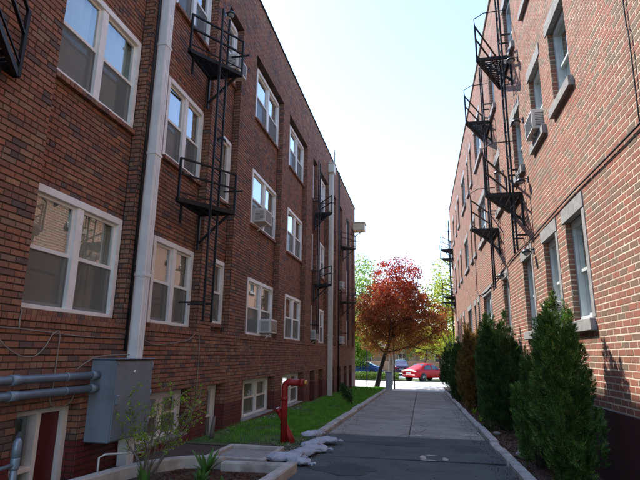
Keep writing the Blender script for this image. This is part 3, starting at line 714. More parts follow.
MB().box(XR-.012, XR+.009, -3.5, 36.6, -1.0, 11*CRS-.002, .008).build('parged_base', M['dark_paint'], br)
MB().box(XR+.35, 14, -3.5, 36.6, ROOF_R-.7, ROOF_R-.55).build('roof', M['roof'], br)
y = -3.5; cb = MB().box(XR-.05, XR+.4, 0, .6, 0, .09, .015); cme = cb.mesh('coping_stone', M['stone'])
while y < 36.3: link('coping_stone', cme, br, (0, y, ROOF_R+.002)); y += .61
for (a, c, k0, k1) in rops:
    pair = (c-a) > 1.4
    cov = None
    if a in (7.42, 7.62): cov = [('curtain', .98)]
    w = window(br, XR+.13, -1, a+.004, c-.004, k0*CRS+.03, k1*CRS-.003, pair, False, 'white_r', 'glass_r', cov, .075)
    MB().box(XR-.016, XR+.2, a-.12+.004, c+.12-.004, k1*CRS+.004, (k1+3)*CRS-.006, .008).build('lintel', M['stone'], br)
    MB().box(XR-.075, XR+.185, a-.1+.004, c+.1-.004, (k0-2)*CRS+.006, k0*CRS+.012, .01).build('sill', M['stone'], br)
    if k0 == 25: MB().box(XR-.008, XR+.19, a-.126, a-.004, k0*CRS+.02, k1*CRS-.002, .006).build('stone_jamb', M['stone'], br)

# ================================================================ fire escapes
def fire_escape(label, xw, s, y0, dr, zs, ztop, zbot, lad_off, lad_dy, arch=False, reach=.76, run=1.05, rail=.82):
    """triangular landings: flat end at y0 (wall to outer corner), rail runs from the outer corner back to the wall at y0+dr*run"""
    root = empty('fire_escape', (xw, y0, zbot)); tag(root, label, 'fire escape', 'fire escapes on the two brick buildings')
    O0 = Vector((-xw, -y0, -zbot))
    def P(d, u, z): return Vector((xw+s*d, y0+dr*u, z)) + O0
    for z in zs:
        b = MB(); a = P(.03, 0, z); o = P(reach, 0, z); nn = P(.03, run, z)
        for p, q in ((a, o), (o, nn), (nn, a)): b.bar(p, q, .055, .085)
        pl = b.build('platform_frame', M['iron'], root)
        g = MB(); k = 17
        for i in range(1, k):
            u = run*i/k; dmax = reach*(1-u/run)
            if dmax > .06: g.bar(P(.05, u, z+.01), P(dmax-.01, u, z+.01), .02, .03)
        for t in (.25, .5, .75): g.bar(P(.05+reach*t*.95, .02, z-.02), P(.05+reach*t*.95, max(run*(1-t)-.06, .05), z-.02), .02, .03)
        g.build('grating', M['iron'], pl)
        b = MB(); b.bar(P(reach*.85, .02, z-.04), P(.03, .02, z-.62), .04, .045); b.bar(P(.02, .02, z), P(.02, .02, z-.75), .05, .05); b.build('bracket', M['iron'], root)
        b = MB(); b.bar(P(.03, run*.8, z-.04), P(.03, run*.8, z-.4), .04, .04); b.build('bracket', M['iron'], root)
        for d, u in ((reach, 0), (.06, run)): MB().bar(P(d, u, z-.03), P(d, u, z+rail), .042).build('rail_post', M['iron'], root)
        for hgt in (rail, rail*.62): MB().bar(P(reach, 0, z+hgt), P(.05, run, z+hgt), .034).build('handrail', M['iron'], root)
        MB().bar(P(reach, 0, z+.14), P(.05, run, z+.14), .02).build('toe_rail', M['iron'], root)
        if arch:
            MB().tube([P(reach, 0, z+rail), P(reach+.02, -.02, z+rail+.2), P(reach-.22, -.03, z+rail+.34), P(.04, -.03, z+rail+.36)], .014, 6).build('end_rail', M['iron'], root)
        else:
            MB().bar(P(lad_off, 0, z+.46), P(reach+.16, 0, z+.46), .028).build('end_rail', M['iron'], root)
    l0, l1 = lad_dy
    for u in (l0, l1):
        MB().bar(P(lad_off, u, zbot), P(lad_off, u, ztop), .042, .03).build('ladder_rail', M['iron'], root)
    z = zbot+.15; rg = MB().bar(P(lad_off, l0, 0)-P(0, 0, 0)+Vector((0, 0, 0)), P(lad_off, l1, 0)-P(0, 0, 0), .018)
    rme = rg.mesh('rung', M['iron']); base = P(0, 0, 0)
    while z < ztop-.05:
        link('rung', rme, root, (base.x, base.y, base.z+z)); z += .31
    for z in [zbot+.35] + ([q+.55 for q in zs] if lad_off < .3 else []):
        for u in (l0, l1): MB().bar(P(0, u, z), P(lad_off, u, z), .035, .03).build('standoff', M['iron'], root)
    return root
fire_escape('black iron fire escape on the dark wall right after the near pale downspout', XL, 1, 9.05, -1, (4.37, 7.5), 8.75, 2.15, .5, (.22, .58))
fire_escape('black iron fire escape on the dark brick wall just before the far cream downspout', XL, 1, 20.3, 1, (4.45, 7.6), 9.9, 2.4, .25, (-.45, -.1))
fire_escape('black iron fire escape at the far end of the dark brick wall, past both downspouts', XL, 1, 28.4, -1, (4.5, 7.7), 9.4, 2.4, .35, (.2, .55))
fire_escape('black iron fire escape corner high on the dark brick wall before the first downspout', XL, 1, 3.05, 1, (4.62, 7.7), 8.9, 3.6, .4, (-.2, .16), run=1.12)
fire_escape('black iron fire escape on the sunlit wall, the one nearest the large green conifer', XR, -1, 11.45, 1, (5.25, 8.8), 10.9, 3.9, .22, (-.12, .24), arch=True, run=1.5, rail=.95, reach=.8)
fire_escape('black iron fire escape in the middle of the sunlit pink brick wall', XR, -1, 15.0, 1, (5.3, 8.82), 10.9, 3.5, .22, (-.12, .24), arch=True, run=1.5, rail=.95, reach=.76)
fire_escape('black iron fire escape at the street end of the sunlit pink brick wall', XR, -1, 34.6, 1, (5.5, 8.8), 10.9, 1.5, .22, (-.12, .24), arch=True, run=1.5, rail=.95, reach=.8)

fire_escape('second black iron fire escape behind the street-end one on the sunlit wall', XR, -1, 35.3, 1, (5.2, 8.3), 10.4, 4.6, .22, (-.1, .22), arch=True, run=1.2, rail=.95, reach=.85)

# wall lamps on the sunlit wall
lamp_proto = None
for (y, z, lab) in ((10.75, 6.75, 'black floodlight under the upper landing of the fire escape nearest the big conifer'), (10.75, 5.35, 'black floodlight beside the lower landing of the fire escape nearest the big conifer'), (10.8, 3.78, 'black floodlight just under the long cable above the big conifer'),
                    (13.6, 6.6, 'black floodlight above the lower landing of the middle fire escape on the sunlit wall'), (14.2, 3.8, 'black floodlight below the middle fire escape on the sunlit wall'), (10.75, 8.3, 'small black floodlight high up by the top landing on the sunlit wall')):
    if lamp_proto is None:
        t = empty('wall_lamp'); lamp_proto = t
        MB().box(-.02, .0, -.06, .06, -.08, .08, .006).build('back_plate', M['lampm'], t)
        MB().tube([(-.01, 0, .02), (-.1, 0, .05), (-.17, 0, .03)], .014, 6).build('arm', M['lampm'], t)
        MB().lathe([(.03, .06), (.09, .04), (.125, -.02), (.13, -.05), (.12, -.05), (.04, .03)], (-.2, 0, -.01), 14).build('shade', M['lampm'], t)
        MB().lathe([(.03, -.13), (.075, -.1), (.1, -.05), (.09, -.045)], (-.2, 0, -.01), 12).build('lens', M['lens'], t)
        o = t
    else: o = copy_tree(lamp_proto)
    o.location = (XR-.004, y, z); o.scale = (.75, .75, .75); tag(o, lab, 'lamp', 'floodlights on the sunlit wall')

for (y, z, lab) in ((9.0, 9.05, 'black floodlight at the top landing of the fire escape by the near downspout'), (8.9, 5.95, 'black floodlight between the landings of the fire escape by the near downspout')):
    o = copy_tree(lamp_proto); o.location = (XL+.3, y, z); o.rotation_euler = (0, 0, math.pi); o.scale = (.75, .75, .75); tag(o, lab, 'lamp', 'floodlights on the dark wall')

# cables and conduits
def cable(name, label, pts, r, m, n=6, sm=5):
    return tag(MB().tube(spline(pts, sm), r, n).build(name, m), label, 'cable')
cable('wall_cable', 'thick black cable running along the sunlit wall above the first-floor windows', [(XR-.03, y, 4.06+.02*math.sin(y)) for y in (2, 5.5, 8, 11, 13)] + [(XR-.03, 15.4, 3.96), (XR-.03, 18.6, 3.86), (XR-.03, 21.1, 4.1), (XR-.03, 21.25, 4.8), (XR-.03, 21.4, 5.5), (XR-.03, 22.4, 5.6)], .014, M['black_cable'])
cable('hanging_wire', 'thin dark wire hanging down the sunlit brick wall', [(XR-.02, 5.3, 8.5), (XR-.03, 5.34, 6.5), (XR-.02, 5.4, 5.3), (XR-.025, 5.37, 5.1), (XR-.02, 5.42, 4.07)], .008, M['black_cable'])
cable('wall_wire', 'beige wire strung along the dark brick wall under the paired windows', [(XL+.015, y, z) for y, z in ((.5, 1.86), (3, 1.84), (4.55, 1.83), (5.0, 1.82), (6.0, 1.78), (6.9, 1.8))] , .007, M['cable'])
cable('looped_wire', 'slack beige wire loop hanging on the dark brick wall beside the grey conduits', [(XL+.02, y, z) for y, z in ((4.4, 1.83), (4.58, 1.66), (4.82, 1.54), (5.05, 1.53), (5.2, 1.64), (5.3, 1.79), (5.42, 1.8), (5.42, 1.4), (5.43, 1.22), (5.4, 1.0), (5.55, .92), (5.75, .96), (5.85, 1.1))], .007, M['cable'])
cable('window_wire', 'beige wire dropping down the dark wall at the edge of the first paired windows', [(XL-.1, 4.85, 2.1), (XL+.02, 4.77, 2.02), (XL+.02, 4.76, 1.95), (XL+.02, 4.77, 1.83)], .007, M['cable'])
cable('drooping_wire', 'thin beige wire drooping over the dark wall past the near downspout', [(XL+.02, 7.15, 1.86), (XL+.03, 7.6, 1.72), (XL+.02, 8.2, 1.74), (XL+.02, 8.9, 1.82), (XL+.02, 9.4, 1.9), (XL+.02, 9.42, .5)], .007, M['cable'])
cable('box_wire', 'short beige wire rising from the grey conduits to the top of the electrical box', [(XL+.1, 5.7, 1.36), (XL+.08, 5.9, 1.45), (XL+.07, 6.2, 1.53), (XL+.07, 6.9, 1.55)], .007, M['cable'])

# electrical box with two conduits
t = empty('electrical_box', (XL, 6.3, .5)); tag(t, 'large grey blue metal electrical box on the dark wall under the near downspout', 'electrical box')
MB().box(0, .36, -.16, .78, -.08, .98, .012).build('cabinet', M['boxm'], t)
MB().box(.36, .375, -.145, .765, -.06, .955, .006).build('door', M['boxm'], t)
MB().box(-.0, .4, -.18, .8, .985, 1.0, .004).build('rain_lid', M['boxm'], t)
for hz in (.05, .45, .85): MB().tube([(.372, .772, hz), (.372, .772, hz+.09)], .014, 8).build('hinge', M['galv'], t)
MB().box(.375, .4, -.12, -.06, .4, .52, .006).build('hasp', M['galv'], t)
for yb, zb in ((-.12, .0), (.74, .0), (-.12, .93), (.74, .93), (.3, .0), (.3, .93)): MB().lathe([(.012, 0), (.012, .008), (.004, .01)], (.375, yb, zb), 8, 'X').build('bolt', M['galv'], t)
MB().lathe([(.02, 0), (.02, .012), (.008, .014)], (.375, .28, .82), 10, 'X').build('latch', M['white'], t)
for z, lab in ((1.28, 'upper thick grey conduit pipe running into the electrical box'), (1.115, 'lower thick grey conduit pipe running into the electrical box')):
    t = empty('conduit_pipe', (XL+.11, 6.1, z)); tag(t, lab, 'pipe', 'conduits into the electrical box')
    MB().tube([(0, -6, 0), (0, .03, 0)], .048, 14).build('pipe', M['galv'], t)
    for yy_ in (-.12, -1.45, -3): MB().tube([(0, yy_, 0), (0, yy_+.13, 0)], .057, 14).build('coupling', M['galv'], t)
    for yy_ in (-.6, -2.4):
        MB().tube([(0, yy_, 0), (0, yy_+.035, 0)], .0535, 14).build('strap', M['galv'], t)
t = empty('vent_pipe', (XL+.2, 4.78, -.02)); tag(t, 'short upright blue grey pipe with a side branch beside the maroon door', 'pipe')
MB().tube([(0, 0, -.1), (0, 0, .62)], .036, 14).build('pipe', M['galv'], t); MB().lathe([(.044, .5), (.046, .6), (.04, .68), (.02, .71)], (0, 0, 0), 14).build('cap', M['galv'], t)
MB().tube([(0, 0, .45), (0, -.6, .43), (0, -2.5, .42)], .022, 10).build('branch', M['galv'], t); MB().lathe([(.044, .4), (.046, .42), (.046, .5), (.044, .52)], (0, 0, 0), 14).build('collar', M['galv'], t)

# air conditioners
ac_proto = {}
def ac(y, z, plane, s, label, w=.62):
    if s not in ac_proto:
        t = empty('air_conditioner'); X = lambda d: s*d
        MB().box(X(-.06), X(.36), -w/2, w/2, 0, .4, .012).build('casing', M['ac'], t)
        g = MB()
        for i in range(9): g.box(X(.36), X(.366), -w/2+.04, w/2-.04, .05+i*.035, .067+i*.035)
        g.build('grille', M['ac_dark'], t)
        g = MB()
        for i in range(8): g.box(X(.06), X(.3), -w/2-.004, -w/2, .06+i*.036, .075+i*.036)
        g.build('side_vent', M['ac_dark'], t)
        MB().bar((X(.3), 0, -.02), (X(.02), 0, -.2), .03).build('support', M['ac'], t)
        ac_proto[s] = t
    else: t = copy_tree(ac_proto[s])
    t.location = (plane, y, z); tag(t, label, 'air conditioner', 'window air conditioners')
PL = XL-RD
ac(13.15, 5.24, PL, 1, 'boxy air conditioner in the second-floor paired window of the dark building')
ac(14.05, 2.16, PL, 1, 'pale air conditioner in the first-floor paired window of the dark building')
ac(10.5, 8.47, PL, 1, 'air conditioner in the narrow top-floor window behind the fire escape')
ac(27.75, 5.24, PL, 1, 'air conditioner far along the dark wall on the second floor')
ac(27.75, 2.16, PL, 1, 'air conditioner far along the dark wall on the first floor')
ac(9.55, 5.84, XR+.18, -1, 'pale air conditioner in a second-floor window of the sunlit wall')
ac(9.55, 2.15, XR+.2, -1, 'pale air conditioner behind the top of the large conifer')
ac(20.4, 2.16, PL, 1, 'air conditioner in the narrow window behind the far downspout fire escape')
t = empty('door_canopy', (XL, 33.4, 9.95)); tag(t, 'cream canopy box projecting from the top street corner of the dark building', 'canopy')
MB().box(.0, .78, -.35, .5, .1, .62, .03).build('box', M['awning'], t); MB().box(-.0, .84, -.4, .55, .62, .7, .02).build('rim', M['awning'], t); MB().bar((0, .1, -.25), (.6, .1, .1), .05).build('bracket', M['iron'], t)
t = empty('roof_mast', (XL-.1, 25.9, ROOF_L+.09)); tag(t, 'thin dark mast standing on the roof edge of the dark building', 'mast')
MB().tube([(0, 0, -.05), (0, 0, 1.1)], .025, 6).build('pole', M['iron'], t); MB().bar((0, -.2, .85), (0, .2, .85), .02).build('cross_arm', M['iron'], t)
tag(MB().tube([(XL+.05, 6.8, 1.6), (XL+.05, 6.8, 11.6)], .022, 8).build('vertical_conduit', M['iron']), 'thin dark vertical conduit close beside the near pale downspout', 'pipe')
tag(MB().tube([(XL+.06, 26.6, -.4), (XL+.06, 26.6, 11.9)], .04, 8).build('vertical_conduit', M['iron']), 'dark vertical conduit running up the dark wall past the far downspout', 'pipe')

# red standpipe
t = empty('standpipe', (-2.62, 9.6, gz(9.6)+.04)); tag(t, 'red painted standpipe bent over at the top, standing at the lawn edge', 'standpipe')
arc = [(.0, 0, -.05), (0, 0, 1.02)] + [(.11-.11*math.cos(a), 0, 1.02+.11*math.sin(a)) for a in np.linspace(.3, math.pi/2, 5)] + [(.3, .0, 1.12)]
MB().tube(arc, .062, 14).build('riser', M['redpipe'], t)
MB().tube([(.3, 0, 1.12), (.38, 0, 1.12)], .075, 12).build('coupling', M['redpipe'], t); MB().tube([(.38, 0, 1.12), (.44, 0, 1.12)], .055, 12).build('brass_cap', M['brass'], t)
MB().tube([(.16, .09, -.06), (.1, .07, .14), (.0, .05, .36), (-.1, .03, .56)], [.085, .062, .05, .048], 12).build('branch', M['redpipe'], t)
MB().tube([(-.1, .03, .56), (-.135, .02, .63)], .058, 12).build('branch_mouth', M['redpipe'], t)
MB().tube([(-.135, .02, .63), (-.142, .018, .645)], .04, 12).build('branch_cap', M['ac'], t)
MB().tube([(0, 0, .78), (0, 0, .86)], .07, 14).build('collar', M['redpipe'], t)

# sandbags along the kerb
RUMPLE = bpy.data.textures.new('rumple', 'CLOUDS'); RUMPLE.noise_scale = .09; RUMPLE.noise_depth = 2
def sandbag(x, y, rz, L, W, H, label, z=.0):
    nu, nv = 18, 12; V = []; ph = R_.uniform(0, 6)
    for i in range(nu+1):
        u = -1+2*i/nu; e = (1-abs(u)**4)**.5; flat = .55+.45*e
        for k in range(nv):
            a = 2*math.pi*k/nv; ca, sa = math.cos(a), math.sin(a)
            r = .96+.1*math.sin(3*a+4*u+ph)+.07*math.sin(9*u+2*a+ph*2)+.05*math.sin(5*a-13*u+ph*3)
            L, W, H = L*.92 if i == 0 and k == 0 else L, W*.92 if i == 0 and k == 0 else W, H*.85 if i == 0 and k == 0 else H; V.append((u*L/2*(1+.03*math.sin(a*2+ph)), W/2*ca*abs(ca)**-.25*e*r if abs(ca) > 1e-3 else 0, H/2+H/2*sa*max(e, .12)*r*flat*(1 if sa > 0 else .9)))
    F = [(i*nv+k, i*nv+(k+1) % nv, (i+1)*nv+(k+1) % nv, (i+1)*nv+k) for i in range(nu) for k in range(nv)] + [tuple(range(nv)), tuple(nu*nv+k for k in range(nv))]
    t = empty('sandbag', (x, y, gz(y)+.05+z), rz); tag(t, label, 'sandbag', 'pale sandbags laid along the kerb')
    sk = MB().add(V, F, True).build('sack', M['bag'], t)
    md = sk.modifiers.new('fine', 'SUBSURF'); md.levels = 2; md.render_levels = 2
    md = sk.modifiers.new('rumple', 'DISPLACE'); md.texture = RUMPLE; md.strength = .04; md.mid_level = .5; md.texture_coords = 'GLOBAL'
    b = MB(); fan = [(L/2*.93, 0, H*.45)]
    for k in range(7): a = -.7+1.4*k/6; fan.append((L/2+.09*math.cos(a), .12*math.sin(a)*1.1, H*.42+.02*math.sin(k*2.3)))
    b.add(fan, [(0, i, i+1) for i in range(1, 7)]); b.build('tied_neck', M['bag'], t)
sandbag(-2.12, 7.85, .5, .62, .36, .17, 'plump pale sandbag lying at the planter corner nearest the concrete pad')
sandbag(-1.88, 7.72, -.5, .5, .3, .13, 'crumpled pale sandbag spilling onto the asphalt by the planter corner')
sandbag(-1.95, 8.35, .9, .56, .34, .16, 'pale sandbag second in the row along the kerb')
sandbag(-1.85, 8.8, .3, .52, .32, .15, 'pale sandbag in the middle of the row along the kerb')
sandbag(-1.98, 9.2, 1.2, .54, .32, .16, 'pale sandbag beyond the middle of the row along the kerb')
sandbag(-1.86, 9.7, .4, .62, .38, .17, 'pale flat sandbag last in the row towards the street')
sandbag(-2.08, 9.62, 1.0, .5, .3, .14, 'pale sandbag on top at the street end of the row', .13)

# planter edging, concrete pad
def wall_run(name, label, cat, pts, w, z0, top):
    b = MB(); P = [Vector((x, y, 0)) for x, y in pts]; L = []; Rr = []
    for i, p in enumerate(P):
        d = (P[min(i+1, len(P)-1)]-P[max(i-1, 0)]).normalized(); s_ = Vector((-d.y, d.x, 0))*w/2; L.append(p+s_); Rr.append(p-s_)
    n = len(P); e = .02
    rows = []
    for i in range(n):
        g = gz(P[i].y); c = (L[i]+Rr[i])/2
        rows += [(L[i].x, L[i].y, g+z0), (L[i].x, L[i].y, g+top-e), (*((L[i]*.85+c*.15).xy), g+top), (*((Rr[i]*.85+c*.15).xy), g+top), (Rr[i].x, Rr[i].y, g+top-e), (Rr[i].x, Rr[i].y, g+z0)]
    fs = [(i*6+k, i*6+k+1, (i+1)*6+k+1, (i+1)*6+k) for i in range(n-1) for k in range(5)] + [tuple(range(6)), tuple((n-1)*6+k for k in range(6))]
    return tag(b.add(rows, fs).build(name, M['kerb']), label, cat)
wall_run('planter_edging', 'low curved pale concrete edging behind the leafy sapling', 'edging', [tuple(v.xy) for v in spline([(-3.95, 4.9, 0), (-3.86, 5.7, 0), (-3.74, 6.4, 0), (-3.45, 6.95, 0), (-3.1, 7.15, 0), (-2.82, 7.12, 0)], 5)], .13, -.15, .2)
wall_run('planter_edging', 'straight low concrete edging between the concrete pad and the mulched planter', 'edging', [(-2.8, 7.02), (-2.3, 7.08), (-1.9, 7.12)], .13, -.15, .17)
wall_run('planter_edging', 'low concrete edging between the mulched planter and the asphalt', 'edging', [(-1.83, 7.2), (-1.86, 6.2), (-1.92, 5.0), (-1.95, 2.0)], .15, -.15, .18)
t = empty('utility_pad', (-2.85, 8.15, gz(8.15)+.02)); tag(t, 'square grey concrete utility pad with a raised rim by the red standpipe', 'concrete pad')
MB().box(-.4, .42, -.48, .46, -.1, .05, .01).build('slab', M['concrete'], t)
for x0, x1, y0_, y1_ in ((-.48, -.4, -.56, .54), (.42, .5, -.56, .54), (-.4, .42, -.56, -.48), (-.4, .42, .46, .54)): MB().box(x0, x1, y0_, y1_, -.1, .11, .012).build('rim', M['kerb'], t)
tag(MB().tube([(-4.05, 6.0, -.05), (-4.05, 6.0, .28), (-4.0, 6.05, .31), (-3.7, 6.5, .27)], .013, 8).build('drain_hose', M['ac']), 'thin white pipe bent over the curved concrete edging', 'pipe')
t = empty('wooden_stake', (-4.12, 9.7, gz(9.7)+.05)); tag(t, 'weathered wooden stake stump leaning at the foot of the dark wall', 'stump')
MB().tube([(0, 0, -.05), (.01, 0, .2), (.03, .02, .42)], [.05, .045, .03], 8).build('stake', M['bark2'], t)

# ================================================================ vegetation
def conifer(x, y, h, r, n, label, m, seed, lean=0.0, spray=.11, base=.05, K=70):
    g = np.random.default_rng(seed); t = empty('conifer_shrub', (x, y, gz(y)+.05)); tag(t, label, 'shrub', 'conifers along the sunlit wall')
    MB().tube([(0, 0, -.1), (lean*.3, 0, h*.4), (lean*.9, 0, h*.85)], [.06, .045, .015], 8).build('trunk', M['bark'], t)
    b = MB()
    for i in range(26):
        zz = h*(.08+.75*i/26); a = i*2.4; rr = r*.7*(1-zz/h)**.5
        b.tube([(lean*zz/h, 0, zz), (lean*zz/h+rr*.6*math.cos(a), rr*.6*math.sin(a), zz+rr*.5), (lean*zz/h+rr*math.cos(a), rr*math.sin(a), zz+rr*1.1)], [.014, .01, .004], 5)
    b.build('branches', M['bark'], t)
    # plumes: upswept flame-shaped tufts that break the outline
    pt = g.random(K)**.95; pa = g.uniform(0, 6.283, K)
    prof = lambda q: r*np.clip(.72+q*.9, 0, 1)*np.clip((1.02-q), 0, 1)**.33
    pr = prof(pt)*g.uniform(.3, 1.08, K); pz = base + pt*(h*.86)
    pc = np.stack([pr*np.cos(pa)+lean*pt, pr*np.sin(pa), pz], 1); ph_ = h*g.uniform(.13, .33, K); pw = r*g.uniform(.12, .29, K)
    k = g.integers(0, K, n); q = g.random(n)**.9
    ang = g.uniform(0, 6.283, n); w = pw[k]*np.sin(np.pi*np.clip(q*.85+.13, 0, 1))**.7*g.random(n)**.35
    out = np.stack([np.cos(pa[k]), np.sin(pa[k]), np.zeros(n)], 1)
    C = pc[k] + np.stack([w*np.cos(ang), w*np.sin(ang), (q-.3)*ph_[k]*1.6], 1) + out*(q*.10*r)[:, None]
    rad = np.stack([np.cos(ang), np.sin(ang), np.zeros(n)], 1)*.55 + out*.35 + g.normal(0, .28, (n, 3)); rad[:, 2] += 1.0
    D = rad/np.linalg.norm(rad, axis=1)[:, None]; side = np.cross(D, g.normal(size=(n, 3))); side /= np.linalg.norm(side, axis=1)[:, None]
    parts_C, parts_U, parts_W = [], [], []
    L = spray*g.uniform(.55, 1.1, n)
    for j, (off, sp_a) in enumerate(((0, 0), (-.35, .75), (-.35, -.75), (-.05, .65), (-.05, -.65), (.2, .5), (.2, -.5))):       # a flat fan of scaly fingers
        d = D*math.cos(sp_a) + side*math.sin(sp_a); l = L*(.5 if j == 0 else .27)
        c0 = C + D*(off*L)[:, None] + d*l[:, None]*.8
        nrm = np.cross(d, np.cross(D, side)); nrm /= np.maximum(np.linalg.norm(nrm, axis=1), 1e-6)[:, None]
        parts_C.append(c0); parts_U.append(d*l[:, None]); parts_W.append(nrm*(L*.06)[:, None])
    C2, U2, W2 = np.concatenate(parts_C), np.concatenate(parts_U), np.concatenate(parts_W)
    ok = C2[:, 2] > .0
    wall = (XR-.03) - x; C2[:, 0] = np.minimum(C2[:, 0], wall)
    f = quads(C2[ok], U2[ok], W2[ok], 'foliage', M[m], t); f['kind'] = 'stuff'
    return t
conifer(1.88, 7.5, 2.06, .41, 12000, 'tall bushy green conifer with a ragged top under the first stone sill', 'conifer', 1, .03, .115, .05, 95)
conifer(1.72, 8.55, 1.6, .32, 3800, 'smaller green conifer half hidden behind the tall bushy one', 'conifer', 8, .0, .11, .05, 60)
conifer(1.88, 13.2, 2.5, .6, 8500, 'broad dark green conifer with a rounded shape beside the browned one', 'conifer_dark', 2, .0, .14)
conifer(1.95, 15.3, 2.3, .45, 4000, 'narrow dark green conifer squeezed between the broad one and the browned one', 'conifer_dark', 3, .0, .15)
conifer(1.85, 19.0, 2.45, .58, 6000, 'browned rust-coloured conifer in the row along the sunlit wall', 'conifer_brown', 4, .0, .16)
conifer(1.8, 23.5, 2.3, .62, 4500, 'dark conifer between the browned one and the street-end conifer', 'conifer_dark', 5, .0, .18)
conifer(1.7, 28.5, 2.3, .7, 4500, 'rounded dark conifer last in the row at the street end', 'conifer_dark', 6, .0, .19)

def limb(b, p, d, L, r, depth, tips, rng, bend=.25, ratio=.72, n=3):
    """recursive tapering limb"""
    pts = [p]; rs = [r]; q = p.copy(); dd = d.copy()
    for i in range(4):
        dd = (dd + Vector((rng.gauss(0, bend), rng.gauss(0, bend), rng.gauss(.06, bend*.5)))*.35).normalized()
        q = q + dd*(L/4); pts.append(q.copy()); rs.append(r*(1-.12*(i+1)))
    b.tube(pts, rs, 7 if depth > 1 else 5, caps=False)
    if depth == 0: tips.append(q.copy()); tips.append(pts[2].copy()); return
    for k in range(n):
        a = rng.uniform(0, 6.28); sp_ = rng.uniform(.35, .85); ax = dd.orthogonal().normalized(); ax.rotate(Matrix.Rotation(a, 3, dd))
        nd = (dd*math.cos(sp_) + ax*math.sin(sp_)).normalized()
        limb(b, q if k else pts[3], nd, L*ratio*rng.uniform(.8, 1.15), r*.55, depth-1, tips, rng, bend, ratio, n)

def crown(parent, ell, clumps, per, spread, size, m, seed, shell=.5, name='crown', extra=None):
    """leaf-sized faces in uneven clumps through the crown's volume; ell = list of (centre, radii)"""
    g = np.random.default_rng(seed); vol = np.array([np.prod(e[1]) for e in ell]); w = vol/vol.sum()
    k = g.choice(len(ell), clumps, p=w); d = g.normal(size=(clumps, 3)); d /= np.linalg.norm(d, axis=1)[:, None]
    rad = (shell + (1-shell)*g.random(clumps)**.6)*(1+.1*np.sin(d[:, 0]*7+seed)+.1*np.sin(d[:, 2]*9+2*seed))
    c = np.array([e[0] for e in ell])[k] + d*rad[:, None]*np.array([e[1] for e in ell])[k]
    if extra is not None and len(extra): c = np.concatenate([c, extra])
    cnt = len(c); pn = np.repeat(np.arange(cnt), g.integers(int(per*.4), int(per*1.6), cnt)); n = len(pn)
    sp = spread*g.uniform(.5, 1.3, cnt)
    C = c[pn] + g.normal(size=(n, 3))*sp[pn][:, None]*np.array([1, 1, .7])
    U = g.normal(size=(n, 3)); U[:, 2] -= .3; U /= np.linalg.norm(U, axis=1)[:, None]; W = np.cross(U, g.normal(size=(n, 3))); W /= np.linalg.norm(W, axis=1)[:, None]
    s = size*g.uniform(.6, 1.25, n)[:, None]
    f = quads(C, U*s, W*s*.55, name, M[m], parent); f['kind'] = 'stuff'
    return f

# the red-leaved tree
rg = random.Random(3); x, y = -3.0, 33.9
t = empty('red_leaved_tree', (x, y, gz(y))); tag(t, 'red-leaved tree with a leaning dark trunk at the end of the lawn', 'tree')
b = MB(); tips = []
b.tube([(0, 0, -.2), (.25, 0, 1.0), (.6, .05, 2.1), (.95, .1, 3.1)], [.19, .145, .125, .11], 10, caps=False)
for d, L in (((.3, .1, 1), 2.1), ((.9, .2, .75), 2.0), ((-.6, -.2, 1), 1.9), ((.1, -.8, .8), 1.7), ((.2, .8, .8), 1.7), ((1.0, -.3, .35), 1.9), ((-.8, .3, .5), 1.5)):
    limb(b, Vector((.9, .1, 2.9)) if d[2] > .6 else Vector((.65, .05, 2.25)), Vector(d).normalized(), L, .075, 2, tips, rg)
b.build('trunk', M['bark'], t)
crown(t, [((1.5, .2, 6.5), (2.0, 2.0, 2.5)), ((1.2, .2, 5.0), (2.6, 2.3, 2.3)), ((3.4, .3, 4.2), (1.9, 1.8, 1.5)), ((-.2, .1, 4.3), (1.5, 1.7, 1.8)), ((1.4, .2, 3.2), (2.7, 2.0, 1.0))], 1600, 32, .2, .064, 'red_leaf', 5, .25, extra=np.array([tuple(p) for p in tips if p.z < 8]))

def tree(x, y, h, r, m, bark, label, seed, clumps=260, per=26, size=.13, trunk_r=.2, low=.35, spread=.42, name='street_tree', shell=.4):
    rg = random.Random(seed); t = empty(name, (x, y, gz(y))); tag(t, label, 'tree', 'trees beyond the driveway')
    b = MB(); tips = []; z0 = h*low
    b.tube([(0, 0, -.2), (.1, 0, z0*.5), (.05, .1, z0)], [trunk_r*1.3, trunk_r, trunk_r*.8], 9, caps=False)
    for k in range(6):
        a = k*1.05+rg.uniform(-.3, .3); limb(b, Vector((.05, .1, z0)), Vector((math.cos(a)*.7, math.sin(a)*.7, 1.0)).normalized(), h*.3, trunk_r*.5, 1, tips, rg)
    b.build('trunk', M[bark], t)
    zc = (h+z0)/2; hz = (h-z0)/2
    ell = [((0, 0, zc), (r, r, hz))] + [((r*.6*math.cos(a), r*.6*math.sin(a), zc+rg.uniform(-.3, .3)*hz), (r*.55, r*.55, hz*.55)) for a in (0.4, 1.7, 3.1, 4.4, 5.5)]
    crown(t, ell, clumps, per, spread, size, m, seed, shell, extra=np.array([tuple(p) for p in tips]))
    return t
tree(-9.2, 62, 15.5, 5.2, 'pale', 'bark', 'tall pale spring tree rising behind the street end of the dark building', 21, 420, 24, .16, .3, .25, .5)
tree(3.6, 56, 13.0, 3.6, 'yellow', 'bark', 'tall thin yellow-green tree behind the street end of the sunlit building', 22, 380, 24, .15, .2, .12, .5)
tree(-7.2, 52, 6.2, 2.6, 'fresh', 'bark', 'bright green young tree by the parked cars beyond the hedge', 23, 420, 34, .11, .14, .1, .3)
tree(2.2, 64, 5.6, 3.6, 'yellow', 'bark', 'low spreading yellow-green tree in front of the far brick house', 24, 260, 30, .14, .16, .3, .4)
tree(-2.0, 74, 8.5, 4.0, 'pale', 'bark2', 'pale green tree between the far houses', 25, 240, 26, .16, .2, .2, .5)
